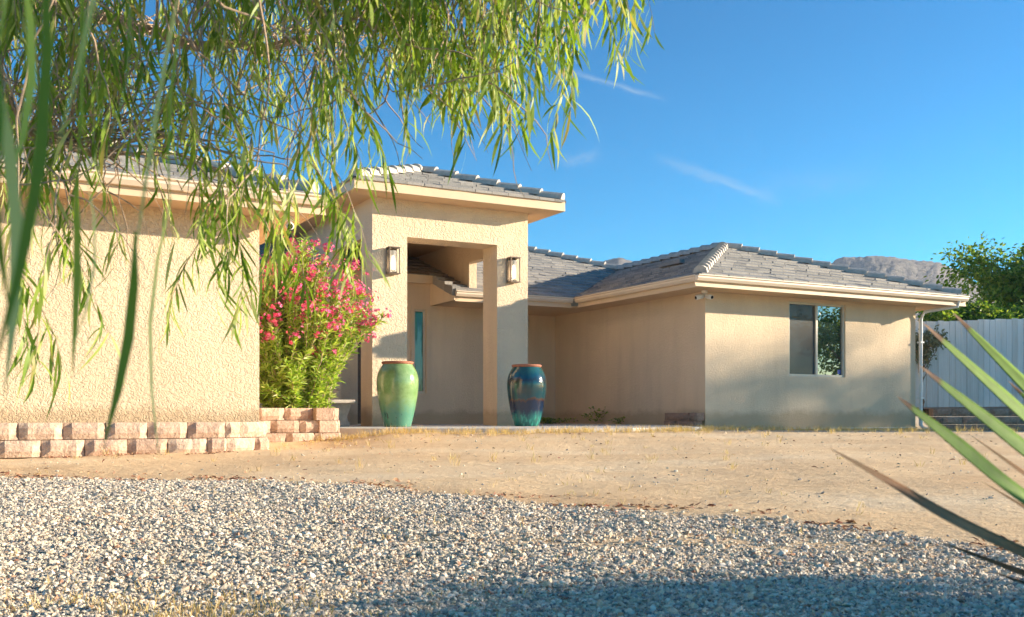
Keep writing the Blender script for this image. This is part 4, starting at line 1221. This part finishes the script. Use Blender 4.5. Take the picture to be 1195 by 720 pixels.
# thin cirrus, fixed to directions of the sky
tc = N(nt, 'ShaderNodeTexCoord')
sp = N(nt, 'ShaderNodeSeparateXYZ'); nt.links.new(tc.outputs['Generated'], sp.inputs[0])
def wisp(u0, e0, u1, e1, wd):
    """a soft streak between two directions given as X/Y and Z/Y"""
    U = fval(nt, 'DIVIDE', sp.outputs[0], fval(nt, 'MAXIMUM', sp.outputs[1], .01)); E = fval(nt, 'DIVIDE', sp.outputs[2], fval(nt, 'MAXIMUM', sp.outputs[1], .01))
    L = math.hypot(u1-u0, e1-e0); cx, sx = (u1-u0)/L, (e1-e0)/L
    du, de = fval(nt, 'SUBTRACT', U, u0), fval(nt, 'SUBTRACT', E, e0)
    s = fval(nt, 'DIVIDE', fval(nt, 'ADD', fval(nt, 'MULTIPLY', du, cx), fval(nt, 'MULTIPLY', de, sx)), L)
    t = fval(nt, 'ADD', fval(nt, 'MULTIPLY', du, -sx), fval(nt, 'MULTIPLY', de, cx))
    cb = N(nt, 'ShaderNodeCombineXYZ'); nt.links.new(fval(nt, 'MULTIPLY', s, 3.0), cb.inputs[0]); nt.links.new(fval(nt, 'MULTIPLY', t, 60), cb.inputs[1]); cb.inputs[2].default_value = u0*9
    nz = noise_tex(nt, cb.outputs[0], 1.6, 6, .65, .6)
    t2 = fval(nt, 'ADD', t, fval(nt, 'MULTIPLY', fval(nt, 'SUBTRACT', nz, .5), wd*2.2))
    a = fval(nt, 'POWER', fval(nt, 'MAXIMUM', fval(nt, 'SUBTRACT', 1.0, fval(nt, 'ABSOLUTE', fval(nt, 'DIVIDE', t2, wd))), 0.0), 1.3)
    b = fval(nt, 'MAXIMUM', fval(nt, 'SUBTRACT', 1.0, fval(nt, 'POWER', fval(nt, 'ABSOLUTE', fval(nt, 'SUBTRACT', fval(nt, 'MULTIPLY', s, 2), 1.0)), 2.0)), 0.0)
    fwd = fval(nt, 'GREATER_THAN', sp.outputs[1], .05)
    return fval(nt, 'MULTIPLY', fval(nt, 'MULTIPLY', fval(nt, 'MULTIPLY', a, b), nz), fwd)
def E_(x, y): return (x-597.5)/1180, (484-y)/1180
tot = None
for (x0, y0, x1, y1, wd, k) in [(650, 78, 782, 118, .0042, .75), (760, 182, 915, 236, .0085, .6), (650, 190, 705, 178, .009, .45), (860, 225, 1040, 200, .02, .18)]:
    q = fval(nt, 'MULTIPLY', wisp(*E_(x0, y0), *E_(x1, y1), wd), k)
    tot = q if tot is None else fval(nt, 'ADD', tot, q)
cl = mixc(nt, fval(nt, 'MINIMUM', tot, .8), hsv.outputs[0], (3.6, 4.6, 5.6))
nt.links.new(cl, bg.inputs[0]); bg.inputs[1].default_value = .047
sd = bpy.data.lights.new('sun', 'SUN'); sd.energy = 4.6; sd.angle = math.radians(.6); sd.color = (1.0, .84, .63)
so = bpy.data.objects.new('sun', sd); COL.objects.link(so); so.rotation_euler = (-SUN).to_track_quat('-Z', 'Y').to_euler()

cam = bpy.data.cameras.new('camera'); co_ = bpy.data.objects.new('camera', cam); COL.objects.link(co_)
co_.location = (0, 0, EYE); co_.rotation_euler = (math.pi/2, 0, 0)
cam.sensor_width = 36; cam.lens = 1180/1195*36; cam.shift_y = (484-360)/1195
cam.clip_start = .05; cam.clip_end = 6000
cam.dof.use_dof = True; cam.dof.focus_distance = 13.0; cam.dof.aperture_fstop = 8.0
SC.camera = co_
SC.view_settings.view_transform = 'Standard'; SC.view_settings.look = 'None'; SC.view_settings.gamma = 1
SC.view_settings.exposure = 1.64
SC.cycles.max_bounces = 8; SC.cycles.diffuse_bounces = 6; SC.cycles.transparent_max_bounces = 12
print('gravel stones', GRAVEL_N, 'willow leaves', len(LP_))
